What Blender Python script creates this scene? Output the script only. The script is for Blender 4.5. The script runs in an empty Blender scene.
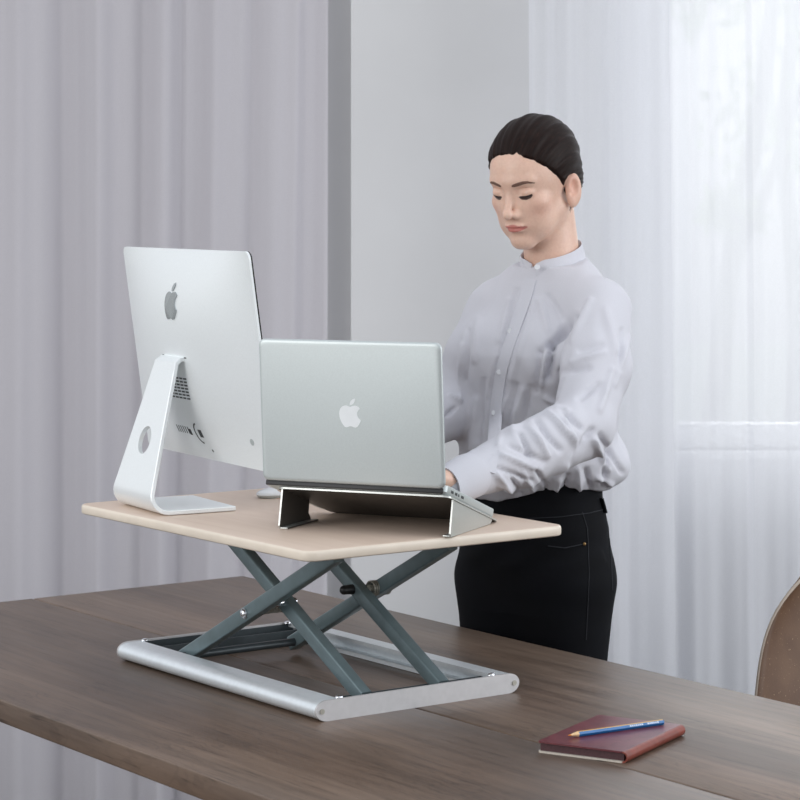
import bpy, bmesh, math, random
import numpy as np
from mathutils import Vector, Matrix
from mathutils.bvhtree import BVHTree
random.seed(4); np.random.seed(4)
S = bpy.context.scene
COL = S.collection
PI = math.pi
CAMZ = 1.54; FOC = 2396.0; HOR = 205.0
TZ = 0.75                       # table top height
ANG = math.radians(36.06)       # the table's turn
N = Vector((math.cos(ANG), math.sin(ANG), 0)); D = Vector((-math.sin(ANG), math.cos(ANG), 0))

def at(px, py, Y):
    "world point seen at px,py of the photo at distance Y (used to take real sizes off the photo)"
    return Vector(((px-400)/FOC*Y, Y, CAMZ-(py-HOR)/FOC*Y))

# ------------------------------------------------------------------ materials
def lin(c):
    return tuple((v/255/12.92 if v/255 <= .04045 else ((v/255+.055)/1.055)**2.4) for v in c)+(1,)
class Mat:
    def __init__(s, name, rgb=(200,200,200), rough=.5, metal=0, **kw):
        s.m = bpy.data.materials.new(name); s.m.use_nodes = True
        s.nt = s.m.node_tree; s.b = s.nt.nodes['Principled BSDF']
        s.b.inputs['Base Color'].default_value = lin(rgb)
        s.b.inputs['Roughness'].default_value = rough
        s.b.inputs['Metallic'].default_value = metal
        for k, v in kw.items(): s.b.inputs[k.replace('_', ' ')].default_value = v
    def node(s, t, **kw):
        n = s.nt.nodes.new(t)
        for k, v in kw.items():
            if hasattr(n, k): setattr(n, k, v)
            else: n.inputs[k].default_value = v
        return n
    def link(s, a, b): s.nt.links.new(a, b)
    def coords(s, scale=(1,1,1), kind='Object'):
        t = s.node('ShaderNodeTexCoord'); m = s.node('ShaderNodeMapping')
        m.inputs['Scale'].default_value = scale
        s.link(t.outputs[kind], m.inputs['Vector']); return m.outputs['Vector']
    def noise(s, vec, scale=5, detail=4, dist=0, rough=.5):
        n = s.node('ShaderNodeTexNoise'); n.inputs['Scale'].default_value = scale
        n.inputs['Detail'].default_value = detail; n.inputs['Distortion'].default_value = dist
        n.inputs['Roughness'].default_value = rough
        s.link(vec, n.inputs['Vector']); return n.outputs['Fac']
    def ramp(s, fac, stops):
        r = s.node('ShaderNodeValToRGB'); e = r.color_ramp.elements
        while len(e) < len(stops): e.new(.5)
        for i, (p, c) in enumerate(stops): e[i].position = p; e[i].color = lin(c)
        s.link(fac, r.inputs['Fac']); return r.outputs['Color']
    def mix(s, a, b, fac, mode='MIX'):
        n = s.node('ShaderNodeMix', data_type='RGBA', blend_type=mode)
        for v, i in ((fac, 0), (a, 6), (b, 7)):
            if isinstance(v, (int, float)): n.inputs[i].default_value = v
            elif isinstance(v, tuple): n.inputs[i].default_value = lin(v)
            else: s.link(v, n.inputs[i])
        return n.outputs[2]
    def color(s, out): s.link(out, s.b.inputs['Base Color']); return s
    def bump(s, h, strength=.2, dist=.001):
        b = s.node('ShaderNodeBump'); b.inputs['Strength'].default_value = strength
        b.inputs['Distance'].default_value = dist
        s.link(h, b.inputs['Height']); s.link(b.outputs['Normal'], s.b.inputs['Normal']); return s

def speck(name, rgb, rough=.5, metal=0, var=.06, scale=60, bs=.1, **kw):
    m = Mat(name, rgb, rough, metal, **kw); v = m.coords()
    n = m.noise(v, scale, 3)
    lo = tuple(max(0, c*(1-var)) for c in rgb); hi = tuple(min(255, c*(1+var)) for c in rgb)
    m.color(m.ramp(n, [(.3, lo), (.7, hi)]))
    if bs: m.bump(n, bs, .0005)
    return m.m

def wood(name, dark, mid, light, rough, plank=0, grain=1.0):
    m = Mat(name, mid, rough); v = m.coords((9, .9, 9)); v2 = m.coords((60, 2.2, 60))
    v3 = m.coords((1, 1, 1))
    a = m.noise(v, 1.3, 5, 2.2, .6); b = m.noise(v2, 1.5, 6, .6, .7)
    w = m.node('ShaderNodeTexWave', wave_type='BANDS', bands_direction='X')
    w.inputs['Scale'].default_value = 9; w.inputs['Distortion'].default_value = 9
    w.inputs['Detail'].default_value = 3; w.inputs['Detail Scale'].default_value = .8
    m.link(m.coords((1.3, .16, 1)), w.inputs['Vector'])
    c1 = m.ramp(a, [(.3, dark), (.52, mid), (.75, light)])
    c2 = m.ramp(b, [(.25, dark), (.6, light)])
    c3 = m.ramp(w.outputs['Fac'], [(.0, dark), (.25, mid), (1, light)])
    c = m.mix(m.mix(c1, c2, .55*grain), c3, .14*grain)
    if plank:
        sp = m.node('ShaderNodeSeparateXYZ'); m.link(v3, sp.inputs[0])
        mu = m.node('ShaderNodeMath', operation='MULTIPLY'); mu.inputs[1].default_value = 1/plank
        fl = m.node('ShaderNodeMath', operation='FLOOR'); m.link(sp.outputs[0], mu.inputs[0]); m.link(mu.outputs[0], fl.inputs[0])
        wn = m.node('ShaderNodeTexWhiteNoise', noise_dimensions='1D'); m.link(fl.outputs[0], wn.inputs['W'])
        c = m.mix(c, m.ramp(wn.outputs['Value'], [(0, (208,203,200)), (1, (255,255,255))]), 1.0, 'MULTIPLY')
        sc = m.noise(m.coords((3, .8, 1)), 1.7, 2, .3)
        c = m.mix(c, m.ramp(sc, [(.35, (190,186,184)), (.65, (255,250,246))]), .8, 'MULTIPLY')
    if plank:   # short dark pores and curling figure of the oak
        p1 = m.noise(m.coords((170, 5, 60)), 1.6, 3, .4, .6)
        c = m.mix(c, m.ramp(p1, [(.30, (132,124,120)), (.42, (255,255,255))]), .8, 'MULTIPLY')
        w2 = m.node('ShaderNodeTexWave', wave_type='BANDS', bands_direction='X'); w2.inputs['Scale'].default_value = 16
        w2.inputs['Distortion'].default_value = 16; w2.inputs['Detail'].default_value = 2; w2.inputs['Detail Scale'].default_value = 1.6
        m.link(m.coords((1.6, .5, 1)), w2.inputs['Vector'])
        k = m.noise(m.coords((4, 2, 1)), 1.4, 2, .5); k2 = m.node('ShaderNodeMapRange'); k2.inputs['From Min'].default_value = .5; k2.inputs['From Max'].default_value = .68
        k2.inputs['To Max'].default_value = .55; m.link(k, k2.inputs['Value'])
        c = m.mix(c, m.ramp(w2.outputs['Fac'], [(0, (150,140,134)), (.35, (250,244,238))]), k2.outputs[0], 'MULTIPLY')
    m.color(c); m.bump(b, .3, .0008)
    rr = m.node('ShaderNodeMapRange'); rr.inputs['To Min'].default_value = rough-.06; rr.inputs['To Max'].default_value = rough+.1
    m.link(b, rr.inputs['Value']); m.link(rr.outputs[0], m.b.inputs['Roughness'])
    return m.m

M = {}
M['wall'] = speck('wall_paint', (216,216,217), .9, var=.012, scale=3, bs=.05)
M['floor'] = wood('floor_boards', (44,41,40), (58,54,52), (70,66,63), .5, .14)
M['table'] = wood('dark_oak', (88,73,62), (118,100,87), (146,127,111), .38, .125)
M['board'] = wood('pale_maple', (202,180,163), (209,188,171), (214,195,179), .42, 0, .35)
M['board_edge'] = speck('pale_edge', (222,210,194), .4, var=.02, scale=20, bs=0)
M['silver'] = speck('silver_aluminium', (226,232,236), .38, .5, .015, 90, .05)
M['silver_flat'] = speck('satin_end_plate', (196,195,196), .45, .35, .015, 90, .05)
M['steel'] = speck('grey_painted_steel', (106,122,126), .3, .35, .04, 40, .05)
M['steel_dark'] = speck('dark_channel_steel', (64,72,76), .38, .3, .05, 40, .05)
M['chrome'] = speck('bright_bolt', (220,222,226), .18, 1, .02, 60, 0)
M['black'] = speck('black_plastic', (24,25,27), .4, 0, .1, 80, .05)
M['zinc'] = speck('dull_zinc_spring', (172,170,160), .4, .7, .06, 60, 0)
M['imac'] = speck('anodised_case', (238,242,243), .42, .35, .01, 400, .02)
M['laptop'] = speck('laptop_aluminium', (194,201,201), .46, .55, .012, 400, .02)
M['laptop_stand'] = speck('stand_aluminium', (190,192,188), .4, .75, .012, 300, .02)
M['stand_inner'] = speck('shaded_inner_faces', (92,88,84), .42, .5, .03, 300, .02)  # stand aluminium darkened, shade under the tray put into the colour
M['mirror'] = speck('mirror_logo', (170,176,178), .12, 1, .02, 10, 0)
M['logo_white'] = speck('pale_logo', (232,236,238), .35, 0, .01, 50, 0)
M['port'] = speck('port_dark', (40,44,46), .5, 0, .1, 50, 0)
M['glass_black'] = speck('screen_glass', (14,15,17), .08, 0, .1, 5, 0)
M['key'] = speck('black_keys', (26,26,28), .5, 0, .1, 50, 0)
M['mouse'] = speck('mouse_white', (232,234,236), .2, 0, .01, 50, 0)
M['hair_pin'] = M['black']
M['leather'] = Mat('burgundy_leather', (112,50,50), .28)
_m = M['leather']; _v = _m.coords((1,1,1)); _n = _m.noise(_v, 45, 5, 1.5); _m.color(_m.ramp(_n, [(.3,(84,36,44)),(.7,(116,56,62))])); _m.bump(_m.noise(_v, 420, 2), .15, .0003); M['leather'] = _m.m
M['spine'] = speck('russet_spine', (124,58,46), .3, 0, .1, 60, .1)
M['paper'] = speck('page_block', (196,188,176), .8, 0, .05, 300, .1)
M['page_dark'] = speck('dark_page_edge', (70,40,44), .6, 0, .1, 300, .1)
M['p_blue'] = speck('blue_lacquer', (10,98,160), .3, 0, .03, 40, 0)
M['p_yellow'] = speck('yellow_lacquer', (232,182,70), .3, 0, .03, 40, 0)
M['p_wood'] = speck('bare_cedar', (224,190,146), .7, 0, .05, 200, 0)
M['p_lead'] = speck('orange_lead', (214,130,40), .5, 0, .05, 200, 0)
M['p_text'] = speck('pale_print', (214,226,236), .5, 0, .02, 50, 0)
M['button'] = speck('shell_button', (228,229,232), .25, 0, .03, 300, 0)
M['denim'] = Mat('black_denim', (12,14,19), .85); M['denim'].b.inputs['Specular IOR Level'].default_value = .2
_m = M['denim']; _v = _m.coords(); _n = _m.noise(_v, 14, 4); _m.color(_m.ramp(_n, [(.3,(6,7,11)),(.75,(10,12,18))])); _m.bump(_m.noise(_v, 700, 2), .2, .0004); M['denim'] = _m.m
M['stitch'] = speck('black_stitching', (26,28,34), .8, 0, .1, 90, 0)
M['rivet'] = speck('brass_rivet', (150,120,80), .35, .8, .05, 90, 0)
M['shoe'] = speck('black_leather_shoe', (20,20,22), .4, 0, .1, 60, .1)

def cloth_mat(name, rgb, transp, transl, weave=500):
    m = Mat(name, rgb, .9); nt = m.nt; out = nt.nodes['Material Output']
    v = m.coords(); n = m.noise(v, weave, 2)
    col = m.ramp(n, [(.3, tuple(c*.975 for c in rgb)), (.7, rgb)])
    m.color(col)
    cur = m.b.outputs[0]
    if transl:
        t = m.node('ShaderNodeBsdfTranslucent'); m.link(col, t.inputs['Color'])
        x = m.node('ShaderNodeMixShader'); x.inputs[0].default_value = transl
        m.link(cur, x.inputs[1]); m.link(t.outputs[0], x.inputs[2]); cur = x.outputs[0]
    if transp:
        t = m.node('ShaderNodeBsdfTransparent'); x = m.node('ShaderNodeMixShader')
        x.inputs[0].default_value = transp
        m.link(cur, x.inputs[1]); m.link(t.outputs[0], x.inputs[2]); cur = x.outputs[0]
    m.link(cur, out.inputs['Surface']); m.bump(n, .15, .0004)
    return m.m
M['shirt'] = cloth_mat('white_cotton', (221,221,228), .0, .12, 900)
M['curtain'] = cloth_mat('grey_white_voile', (220,217,222), .05, .25, 600)
M['sheer'] = cloth_mat('sheer_white_voile', (240,241,245), .14, .42, 600)

# skin with vertex colours (lips, blush)
_m = Mat('skin', (222,180,158), .42); _a = _m.node('ShaderNodeVertexColor'); _a.layer_name = 'tone'
_v = _m.coords(); _n = _m.noise(_v, 220, 3)
_m.color(_m.mix(_a.outputs['Color'], _m.ramp(_n, [(.3,(248,244,243)),(.7,(255,255,255))]), 1.0, 'MULTIPLY'))
_m.bump(_n, .08, .0004)
_m.b.inputs['Subsurface Weight'].default_value = .12
_m.b.inputs['Subsurface Radius'].default_value = (.012, .005, .003)
_m.b.inputs['Subsurface Scale'].default_value = .6
M['skin'] = _m.m
# hair: strands run from the hairline back to the nape
_m = Mat('dark_brown_hair', (40,29,26), .5)
_t = _m.node('ShaderNodeTexCoord'); _s = _m.node('ShaderNodeSeparateXYZ'); _m.link(_t.outputs['Object'], _s.inputs[0])
_z = _m.node('ShaderNodeMath', operation='ADD'); _z.inputs[1].default_value = .06; _m.link(_s.outputs[2], _z.inputs[0])
_at = _m.node('ShaderNodeMath', operation='ARCTAN2'); _m.link(_s.outputs[0], _at.inputs[0]); _m.link(_z.outputs[0], _at.inputs[1])
_cx = _m.node('ShaderNodeCombineXYZ'); _m.link(_at.outputs[0], _cx.inputs[0])
_y2 = _m.node('ShaderNodeMath', operation='MULTIPLY'); _y2.inputs[1].default_value = 1.2; _m.link(_s.outputs[1], _y2.inputs[0]); _m.link(_y2.outputs[0], _cx.inputs[1])
_n = _m.noise(_cx.outputs[0], 45, 5, .2, .7)
_m.color(_m.ramp(_n, [(.3,(17,9,7)),(.6,(34,20,16)),(.8,(62,40,33))])); _m.bump(_n, .5, .001)
_m.b.inputs['Specular IOR Level'].default_value = .14
M['hair'] = _m.m
# speckled brown shell chair
_m = Mat('brown_shell', (112,84,62), .6); _v = _m.coords(); _n = _m.noise(_v, 260, 2)
_m.color(_m.mix(_m.ramp(_m.noise(_v, 18, 4), [(.3,(88,62,44)),(.7,(102,75,54))]), (176,146,116), _m.ramp(_n, [(.68,(0,0,0)),(.76,(255,255,255))])))
_m.bump(_n, .3, .0006); M['chair'] = _m.m
M['chair_leg'] = wood('beech_leg', (150,118,86), (176,142,106), (192,160,122), .45)
M['chair_edge'] = speck('pale_shell_rim', (176,162,148), .6, 0, .04, 60, 0)
M['frame'] = speck('white_window_frame', (232,233,234), .4, 0, .01, 30, 0)
M['bark'] = speck('pale_bark', (150,146,140), .9, 0, .2, 9, .4)
M['leaf'] = speck('sunlit_leaves', (176,190,140), .7, 0, .2, 3, 0)
M['leaf'].node_tree.nodes['Principled BSDF'].inputs['Subsurface Weight'].default_value = 0
M['lawn'] = speck('sunlit_lawn', (186,192,176), .9, 0, .08, 2, .1)
_m = Mat('window_glass', (255,255,255), .02); _g = _m.node('ShaderNodeBsdfTransparent'); _f = _m.node('ShaderNodeBsdfGlossy'); _f.inputs['Roughness'].default_value = .02
_x = _m.node('ShaderNodeMixShader'); _x.inputs[0].default_value = .05
_m.link(_g.outputs[0], _x.inputs[1]); _m.link(_f.outputs[0], _x.inputs[2]); _m.link(_x.outputs[0], _m.nt.nodes['Material Output'].inputs['Surface'])
M['glass'] = _m.m

# ------------------------------------------------------------------ objects
def link_mesh(name, me, mat, parent=None, smooth=True, autos=35):
    o = bpy.data.objects.new(name, me); COL.objects.link(o)
    for m in (mat if isinstance(mat, (list, tuple)) else [mat]): me.materials.append(m)
    if smooth:
        me.shade_smooth() if hasattr(me, 'shade_smooth') else None
        if autos: me.set_sharp_from_angle(angle=math.radians(autos))
    if parent: o.parent = parent
    return o
def obj(name, bm, mat, parent=None, smooth=True, autos=35):
    bmesh.ops.recalc_face_normals(bm, faces=bm.faces)
    me = bpy.data.meshes.new(name); bm.to_mesh(me); bm.free()
    return link_mesh(name, me, mat, parent, smooth, autos)
def empty(name, loc, rz=0):
    o = bpy.data.objects.new(name, None); COL.objects.link(o); o.empty_display_size = .1
    o.location = loc; o.rotation_euler = (0, 0, rz); return o
def tag(o, label, cat, group=None):
    o['label'] = label; o['category'] = cat
    if group: o['group'] = group
    return o
def struct(o): o['kind'] = 'structure'; return o
def part_label(o, t): o['label'] = t; return o

def box(bm, c, s, rot=None, bevel=0, seg=2):
    g = bmesh.ops.create_cube(bm, size=1); vs = g['verts']
    bmesh.ops.scale(bm, vec=s, verts=vs)
    if bevel:
        es = list({e for v in vs for e in v.link_edges})
        r = bmesh.ops.bevel(bm, geom=es, offset=bevel, segments=seg, profile=.5, affect='EDGES')
        vs = list({v for f in r['faces'] for v in f.verts} | {v for v in vs if v.is_valid})
    if rot is not None: bmesh.ops.rotate(bm, cent=(0,0,0), matrix=rot, verts=vs)
    bmesh.ops.translate(bm, vec=c, verts=vs); return vs
def cyl(bm, p, q, r, r2=None, seg=24):
    p, q = Vector(p), Vector(q); d = q-p
    g = bmesh.ops.create_cone(bm, cap_ends=True, segments=seg, radius1=r, radius2=r if r2 is None else r2, depth=d.length)
    m = d.to_track_quat('Z', 'Y').to_matrix()
    bmesh.ops.rotate(bm, cent=(0,0,0), matrix=m, verts=g['verts'])
    bmesh.ops.translate(bm, vec=(p+q)/2, verts=g['verts']); return g['verts']
def loft(bm, rings, closed=True, caps=True):
    vr = [[bm.verts.new(p) for p in r] for r in rings]; n = len(vr[0])
    for a, b in zip(vr, vr[1:]):
        for i in range(n if closed else n-1):
            j = (i+1) % n; bm.faces.new((a[i], a[j], b[j], b[i]))
    if caps and closed:
        bm.faces.new(vr[0][::-1]); bm.faces.new(vr[-1])
    return vr
def sweep(bm, pts, r, seg=8, caps=True):
    pts = [Vector(p) for p in pts]; rings = []; up = None
    for i, p in enumerate(pts):
        t = (pts[min(i+1, len(pts)-1)]-pts[max(i-1, 0)]).normalized()
        if up is None: up = Vector((0,0,1)) if abs(t.z) < .9 else Vector((1,0,0))
        a = t.cross(up).normalized(); b = a.cross(t).normalized(); up = b
        rr = r(i/(len(pts)-1)) if callable(r) else r
        rings.append([p+a*rr*math.cos(2*PI*k/seg)+b*rr*math.sin(2*PI*k/seg) for k in range(seg)])
    loft(bm, rings, True, caps)
def prism(bm, pts, h0, h1, axes=((1,0,0),(0,1,0),(0,0,1)), origin=(0,0,0)):
    "polygon pts (a,b) extruded from h0 to h1"
    A, B, C = (Vector(a) for a in axes); O = Vector(origin)
    lo = [bm.verts.new(O+A*p[0]+B*p[1]+C*h0) for p in pts]; hi = [bm.verts.new(O+A*p[0]+B*p[1]+C*h1) for p in pts]
    n = len(pts)
    for i in range(n):
        j = (i+1) % n; bm.faces.new((lo[i], lo[j], hi[j], hi[i]))
    f1 = bm.faces.new(lo[::-1]); f2 = bm.faces.new(hi)
    return f1, f2, lo, hi
def rrect(w, h, r, seg=6, cx=0, cy=0):
    out = []
    for sx, sy, a0 in ((1,1,0), (-1,1,90), (-1,-1,180), (1,-1,270)):
        for k in range(seg+1):
            a = math.radians(a0+90*k/seg); out.append((cx+sx*(w/2-r)+r*math.cos(a), cy+sy*(h/2-r)+r*math.sin(a)))
    return out
def bez_path(d):
    "parses an svg style relative path of curves into point loops"
    import re
    tok = re.findall(r'[MmcCzl]|-?\d*\.?\d+', d); i = 0; loops = []; cur = None; p = (0, 0); cmd = None
    while i < len(tok):
        if tok[i] in 'MmcCzl': cmd = tok[i]; i += 1
        if cmd == 'z': continue
        if cmd in 'Mm':
            x, y = float(tok[i]), float(tok[i+1]); i += 2; p = (x, y); cur = [p]; loops.append(cur); continue
        v = [float(t) for t in tok[i:i+6]]; i += 6
        q = [(p[0]+v[k], p[1]+v[k+1]) for k in (0, 2, 4)]
        for s in range(1, 7):
            t = s/6; a = (1-t)**3; b = 3*t*(1-t)**2; c = 3*t*t*(1-t); e = t**3
            cur.append((a*p[0]+b*q[0][0]+c*q[1][0]+e*q[2][0], a*p[1]+b*q[0][1]+c*q[1][1]+e*q[2][1]))
        p = q[2]
    return loops
LOGO = bez_path("M12.152 6.896c-.948 0-2.415-1.078-3.96-1.04-2.04 .027-3.91 1.183-4.961 3.014-2.117 3.675-.546 9.103 1.519 12.09 1.013 1.454 2.208 3.09 3.792 3.039 1.52-.065 2.09-.987 3.935-.987 1.831 0 2.35 .987 3.96 .948 1.637-.026 2.676-1.48 3.676-2.948 1.156-1.688 1.636-3.325 1.662-3.415-.039-.013-3.182-1.221-3.22-4.857-.026-3.04 2.48-4.494 2.597-4.559-1.429-2.09-3.623-2.324-4.39-2.376-2-.156-3.675 1.09-4.61 1.09z"
                "M15.53 3.83c.843-1.012 1.4-2.427 1.245-3.83-1.207 .052-2.662 .805-3.532 1.818-.78 .896-1.454 2.338-1.273 3.714 1.338 .104 2.715-.688 3.559-1.701z")
def logo(bm, size, O, A, B, C, th, follow=None):
    for lp in LOGO:
        pts = [((x-12)/24*size, (12-y)/24*size) for x, y in lp]
        if (pts[0][0]-pts[-1][0])**2+(pts[0][1]-pts[-1][1])**2 < 1e-10: pts = pts[:-1]
        f1, f2, lo, hi = prism(bm, pts, 0, th, (A, B, C), O)
        if follow:
            for v in lo+hi: follow(v)

# ------------------------------------------------------------------ distance fields -> mesh
def vlen(x, y, z): return np.sqrt(x*x+y*y+z*z)
def ell(P, c, r, R=None):
    x, y, z = P[0]-c[0], P[1]-c[1], P[2]-c[2]
    if R is not None:
        x, y, z = (R[0][0]*x+R[0][1]*y+R[0][2]*z, R[1][0]*x+R[1][1]*y+R[1][2]*z, R[2][0]*x+R[2][1]*y+R[2][2]*z)
    k0 = vlen(x/r[0], y/r[1], z/r[2]); k1 = vlen(x/r[0]**2, y/r[1]**2, z/r[2]**2)+1e-9
    return k0*(k0-1)/k1
def cap(P, a, b, ra, rb=None):
    rb = ra if rb is None else rb
    bx, by, bz = b[0]-a[0], b[1]-a[1], b[2]-a[2]; L = bx*bx+by*by+bz*bz+1e-12
    x, y, z = P[0]-a[0], P[1]-a[1], P[2]-a[2]
    t = np.clip((x*bx+y*by+z*bz)/L, 0, 1)
    return vlen(x-bx*t, y-by*t, z-bz*t)-(ra+(rb-ra)*t)
def su(a, b, k):
    h = np.clip(.5+.5*(b-a)/k, 0, 1); return b*(1-h)+a*h-k*h*(1-h)
def smax(a, b, k): return -su(-a, -b, k)
def table_loft(P, rows):
    "elliptic body: rows of z, half width, half depth, centre x, centre y"
    rows = np.array(rows); z = P[2]
    a = np.interp(z, rows[:,0], rows[:,1]); b = np.interp(z, rows[:,0], rows[:,2])
    cx = np.interp(z, rows[:,0], rows[:,3]); cy = np.interp(z, rows[:,0], rows[:,4])
    u = (P[0]-cx)/a; v = (P[1]-cy)/b
    k0 = (np.abs(u)**2.3+np.abs(v)**2.3)**(1/2.3)
    d = (k0-1)*np.minimum(a, b)
    return np.maximum(d, np.maximum(rows[0,0]-z, z-rows[-1,0]))
def nets(fn, lo, hi, h):
    ax = [np.arange(lo[i], hi[i]+h, h, dtype=np.float32) for i in range(3)]
    P = np.meshgrid(*ax, indexing='ij'); F = fn(P).astype(np.float32); del P
    n = [len(a) for a in ax]; sl = [slice(0, -1), slice(1, None)]
    cnt = np.zeros([m-1 for m in n], np.float32); acc = [np.zeros_like(cnt) for _ in range(3)]
    corner = lambda i, j, k: F[sl[i], sl[j], sl[k]]
    for axn in range(3):
        for u in (0, 1):
            for v in (0, 1):
                c0 = [0,0,0]; c1 = [0,0,0]; oth = [i for i in range(3) if i != axn]
                c0[oth[0]] = c1[oth[0]] = u; c0[oth[1]] = c1[oth[1]] = v; c1[axn] = 1
                A, B = corner(*c0), corner(*c1); m = (A < 0) != (B < 0)
                t = np.where(m, A/np.where(m, A-B, 1), 0)
                cnt += m; acc[axn] += t; acc[oth[0]] += m*np.float32(u); acc[oth[1]] += m*np.float32(v)
    act = cnt > 0; idx = -np.ones(cnt.shape, np.int64); I = np.argwhere(act); idx[act] = np.arange(len(I))
    V = np.stack([ax[i][I[:,i]]+h*acc[i][act]/cnt[act] for i in range(3)], 1)
    Q = []
    ins = F < 0
    for axn in range(3):
        o1, o2 = (axn+1) % 3, (axn+2) % 3
        a = [slice(None)]*3; b = [slice(None)]*3; a[axn] = slice(0, -1); b[axn] = slice(1, None)
        for q in (o1, o2): a[q] = slice(1, -1); b[q] = slice(1, -1)
        A, B = ins[tuple(a)], ins[tuple(b)]
        for sgn, msk in ((1, A & ~B), (0, ~A & B)):
            e = np.argwhere(msk)
            if not len(e): continue
            e[:, o1] += 1; e[:, o2] += 1
            def cell(d1, d2):
                c = e.copy(); c[:, o1] += d1; c[:, o2] += d2; return idx[c[:,0], c[:,1], c[:,2]]
            q = np.stack([cell(-1,-1), cell(0,-1), cell(0,0), cell(-1,0)], 1)
            Q.append(q if sgn else q[:, ::-1])
    return V, np.concatenate(Q)
def np_mesh(name, V, Q):
    me = bpy.data.meshes.new(name); me.vertices.add(len(V)); me.vertices.foreach_set('co', V.astype(np.float32).ravel())
    me.loops.add(Q.size); me.loops.foreach_set('vertex_index', Q.ravel().astype(np.int32))
    me.polygons.add(len(Q)); me.polygons.foreach_set('loop_start', np.arange(0, Q.size, 4, dtype=np.int32))
    me.update(calc_edges=True); me.validate(); return me
def normals(V, Q):
    n = np.cross(V[Q[:,2]]-V[Q[:,0]], V[Q[:,3]]-V[Q[:,1]]); out = np.zeros_like(V)
    for k in range(4): np.add.at(out, Q[:,k], n)
    return out/(np.linalg.norm(out, axis=1, keepdims=True)+1e-12)

# ================================================================== THE ROOM
X351 = (351-400)/FOC*5.95
bm = bmesh.new()
WX0, WX1, SILL, WTOP = .606, 2.05, .93, 2.62
Z1 = 3.0
for (x0, x1, z0, z1) in ((X351, WX0, 0, Z1), (WX0, WX1, 0, SILL), (WX0, WX1, WTOP, Z1), (WX1, 3.2, 0, Z1)):
    box(bm, ((x0+x1)/2, 6.06, (z0+z1)/2), (x1-x0, .22, z1-z0))
bmesh.ops.remove_doubles(bm, verts=bm.verts, dist=1e-5)
struct(obj('wall_back', bm, M['wall'], smooth=False))
bm = bmesh.new(); box(bm, ((-2.6+X351)/2, 6.07, Z1/2), (X351+2.6, .14, Z1)); struct(obj('wall_left', bm, M['wall'], smooth=False))
bm = bmesh.new(); box(bm, (.3, 3.0, -.05), (5.8, 6.6, .1)); struct(obj('floor', bm, M['floor'], smooth=False))
bm = bmesh.new(); box(bm, (1.2, 5.935, .05), (2.6, .03, .1), bevel=.004); struct(obj('baseboard_back', bm, M['frame']))
bm = bmesh.new()
for c, s_ in (((.3, -1.6, .5), (5.8, .15, 1.0)),): box(bm, c, s_)
struct(obj('shading_wall_front', bm, M['wall'], smooth=False))  # low unseen wall behind the camera, added to darken the curtain's foot
bm = bmesh.new(); box(bm, (-2.72, 2.3, .5), (.15, 7.8, 1.0)); struct(obj('shading_wall_left', bm, M['wall'], smooth=False))  # second low unseen wall, added for the same darkening from the left
w = empty('window_1', ((WX0+WX1)/2, 6.05, SILL)); struct(w)
ww, wh = WX1-WX0, WTOP-SILL
for nm, c, s in (('window_frame', (-ww/2+.03, 0, wh/2), (.06, .07, wh)), ('window_frame', (ww/2-.03, 0, wh/2), (.06, .07, wh)),
                 ('window_frame', (0, 0, .03), (ww-.12, .07, .06)), ('window_frame', (0, 0, wh-.03), (ww-.12, .07, .06)), ('mullion', (.12, 0, wh/2), (.07, .06, wh-.12))):
    bm = bmesh.new(); box(bm, c, s, bevel=.005); obj(nm, bm, M['frame'], w)
bm = bmesh.new(); box(bm, (0, .005, wh/2), (ww-.1, .006, wh-.1)); obj('window_pane', bm, M['glass'], w)
bm = bmesh.new(); box(bm, (0, -.06, -.012), (ww-.01, .11, .024), bevel=.005); obj('window_sill', bm, M['frame'], w)

# ---- curtains
def curtain(name, mat, x0, x1, prof, ztop, zbot, ybase, n=260, skew=None):
    bm = bmesh.new(); rows = []
    for j in range(25):
        v = j/24; z = ztop+(zbot-ztop)*v; r = []
        for i in range(n+1):
            u = i/n; x = x0+(x1-x0)*u
            y = ybase+prof(x, v)
            xx = x+(skew(x, v) if skew else 0)
            r.append((xx, y, z))
        rows.append(r)
    loft(bm, rows, closed=False, caps=False)
    o = obj(name, bm, mat, autos=0)
    return o
def ctrl(px, vals, Y):
    xs = np.array([(p-400)/FOC*Y for p in px]); vs = np.array(vals)
    return lambda x: float(np.interp(x, xs, vs))
# depth (cm toward the room = negative) of the folds of the left curtain, read along the photo
_p = [-330,-290,-250,-215,-180,-140,-100,-60,-25,0,22,38,58,76,84,96,110,140,163,171,178,192,213,236,252,262,280,300,305,318,329]
_v = [0,-4,1,-5,0,-4,2,-4,0,-3.5,-4,-2,1.5,.5,-2.0,-3.4,-1,.4,-4.0,-3.6,1.2,.6,-2.4,-.6,.8,-1.8,-3.4,-2.2,.2,-.6,-2.4]
_c = ctrl(_p, _v, 6.0)
def sm(fn, x, w=.006): return (fn(x-w)+2*fn(x)+fn(x+w)+fn(x-w/2)+fn(x+w/2))/6
def prof_left(x, v):
    a = sm(_c, x+.012*math.sin(2.1*v+x*3))*.011
    return a*(.75+.35*v)+.006*math.sin(x*38+v*3)+.004*math.sin(x*90+1.3+v*1.5)
cl = curtain('curtain', M['curtain'], (-330-400)/FOC*6.0, (329-400)/FOC*6.0, prof_left, 2.85, .015, 5.945, 420, lambda x, v: .018*(v-.3)*math.sin(x*7+1))
tag(cl, 'grey-white pleated curtain hanging on the left, behind the two computers', 'curtain', None)
_p2 = [505,522,535,547,556,566,578,592,606,618,632,645,658,664,668,684,700,722,744,754,762,780,800,830,860,900,940,980,1020,1060,1100,1150,1200]
_v2 = [.5,-.6,.6,-.8,.2,-.8,.8,.2,-1,.6,-.2,-1.4,-2.2,-2.4,.2,.8,-.8,.4,-1.2,-1.8,.5,0,-1,.8,-1.2,1,-1.3,1,-1,1.2,-1,1,0]
_c2 = ctrl(_p2, _v2, 5.72)
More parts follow.
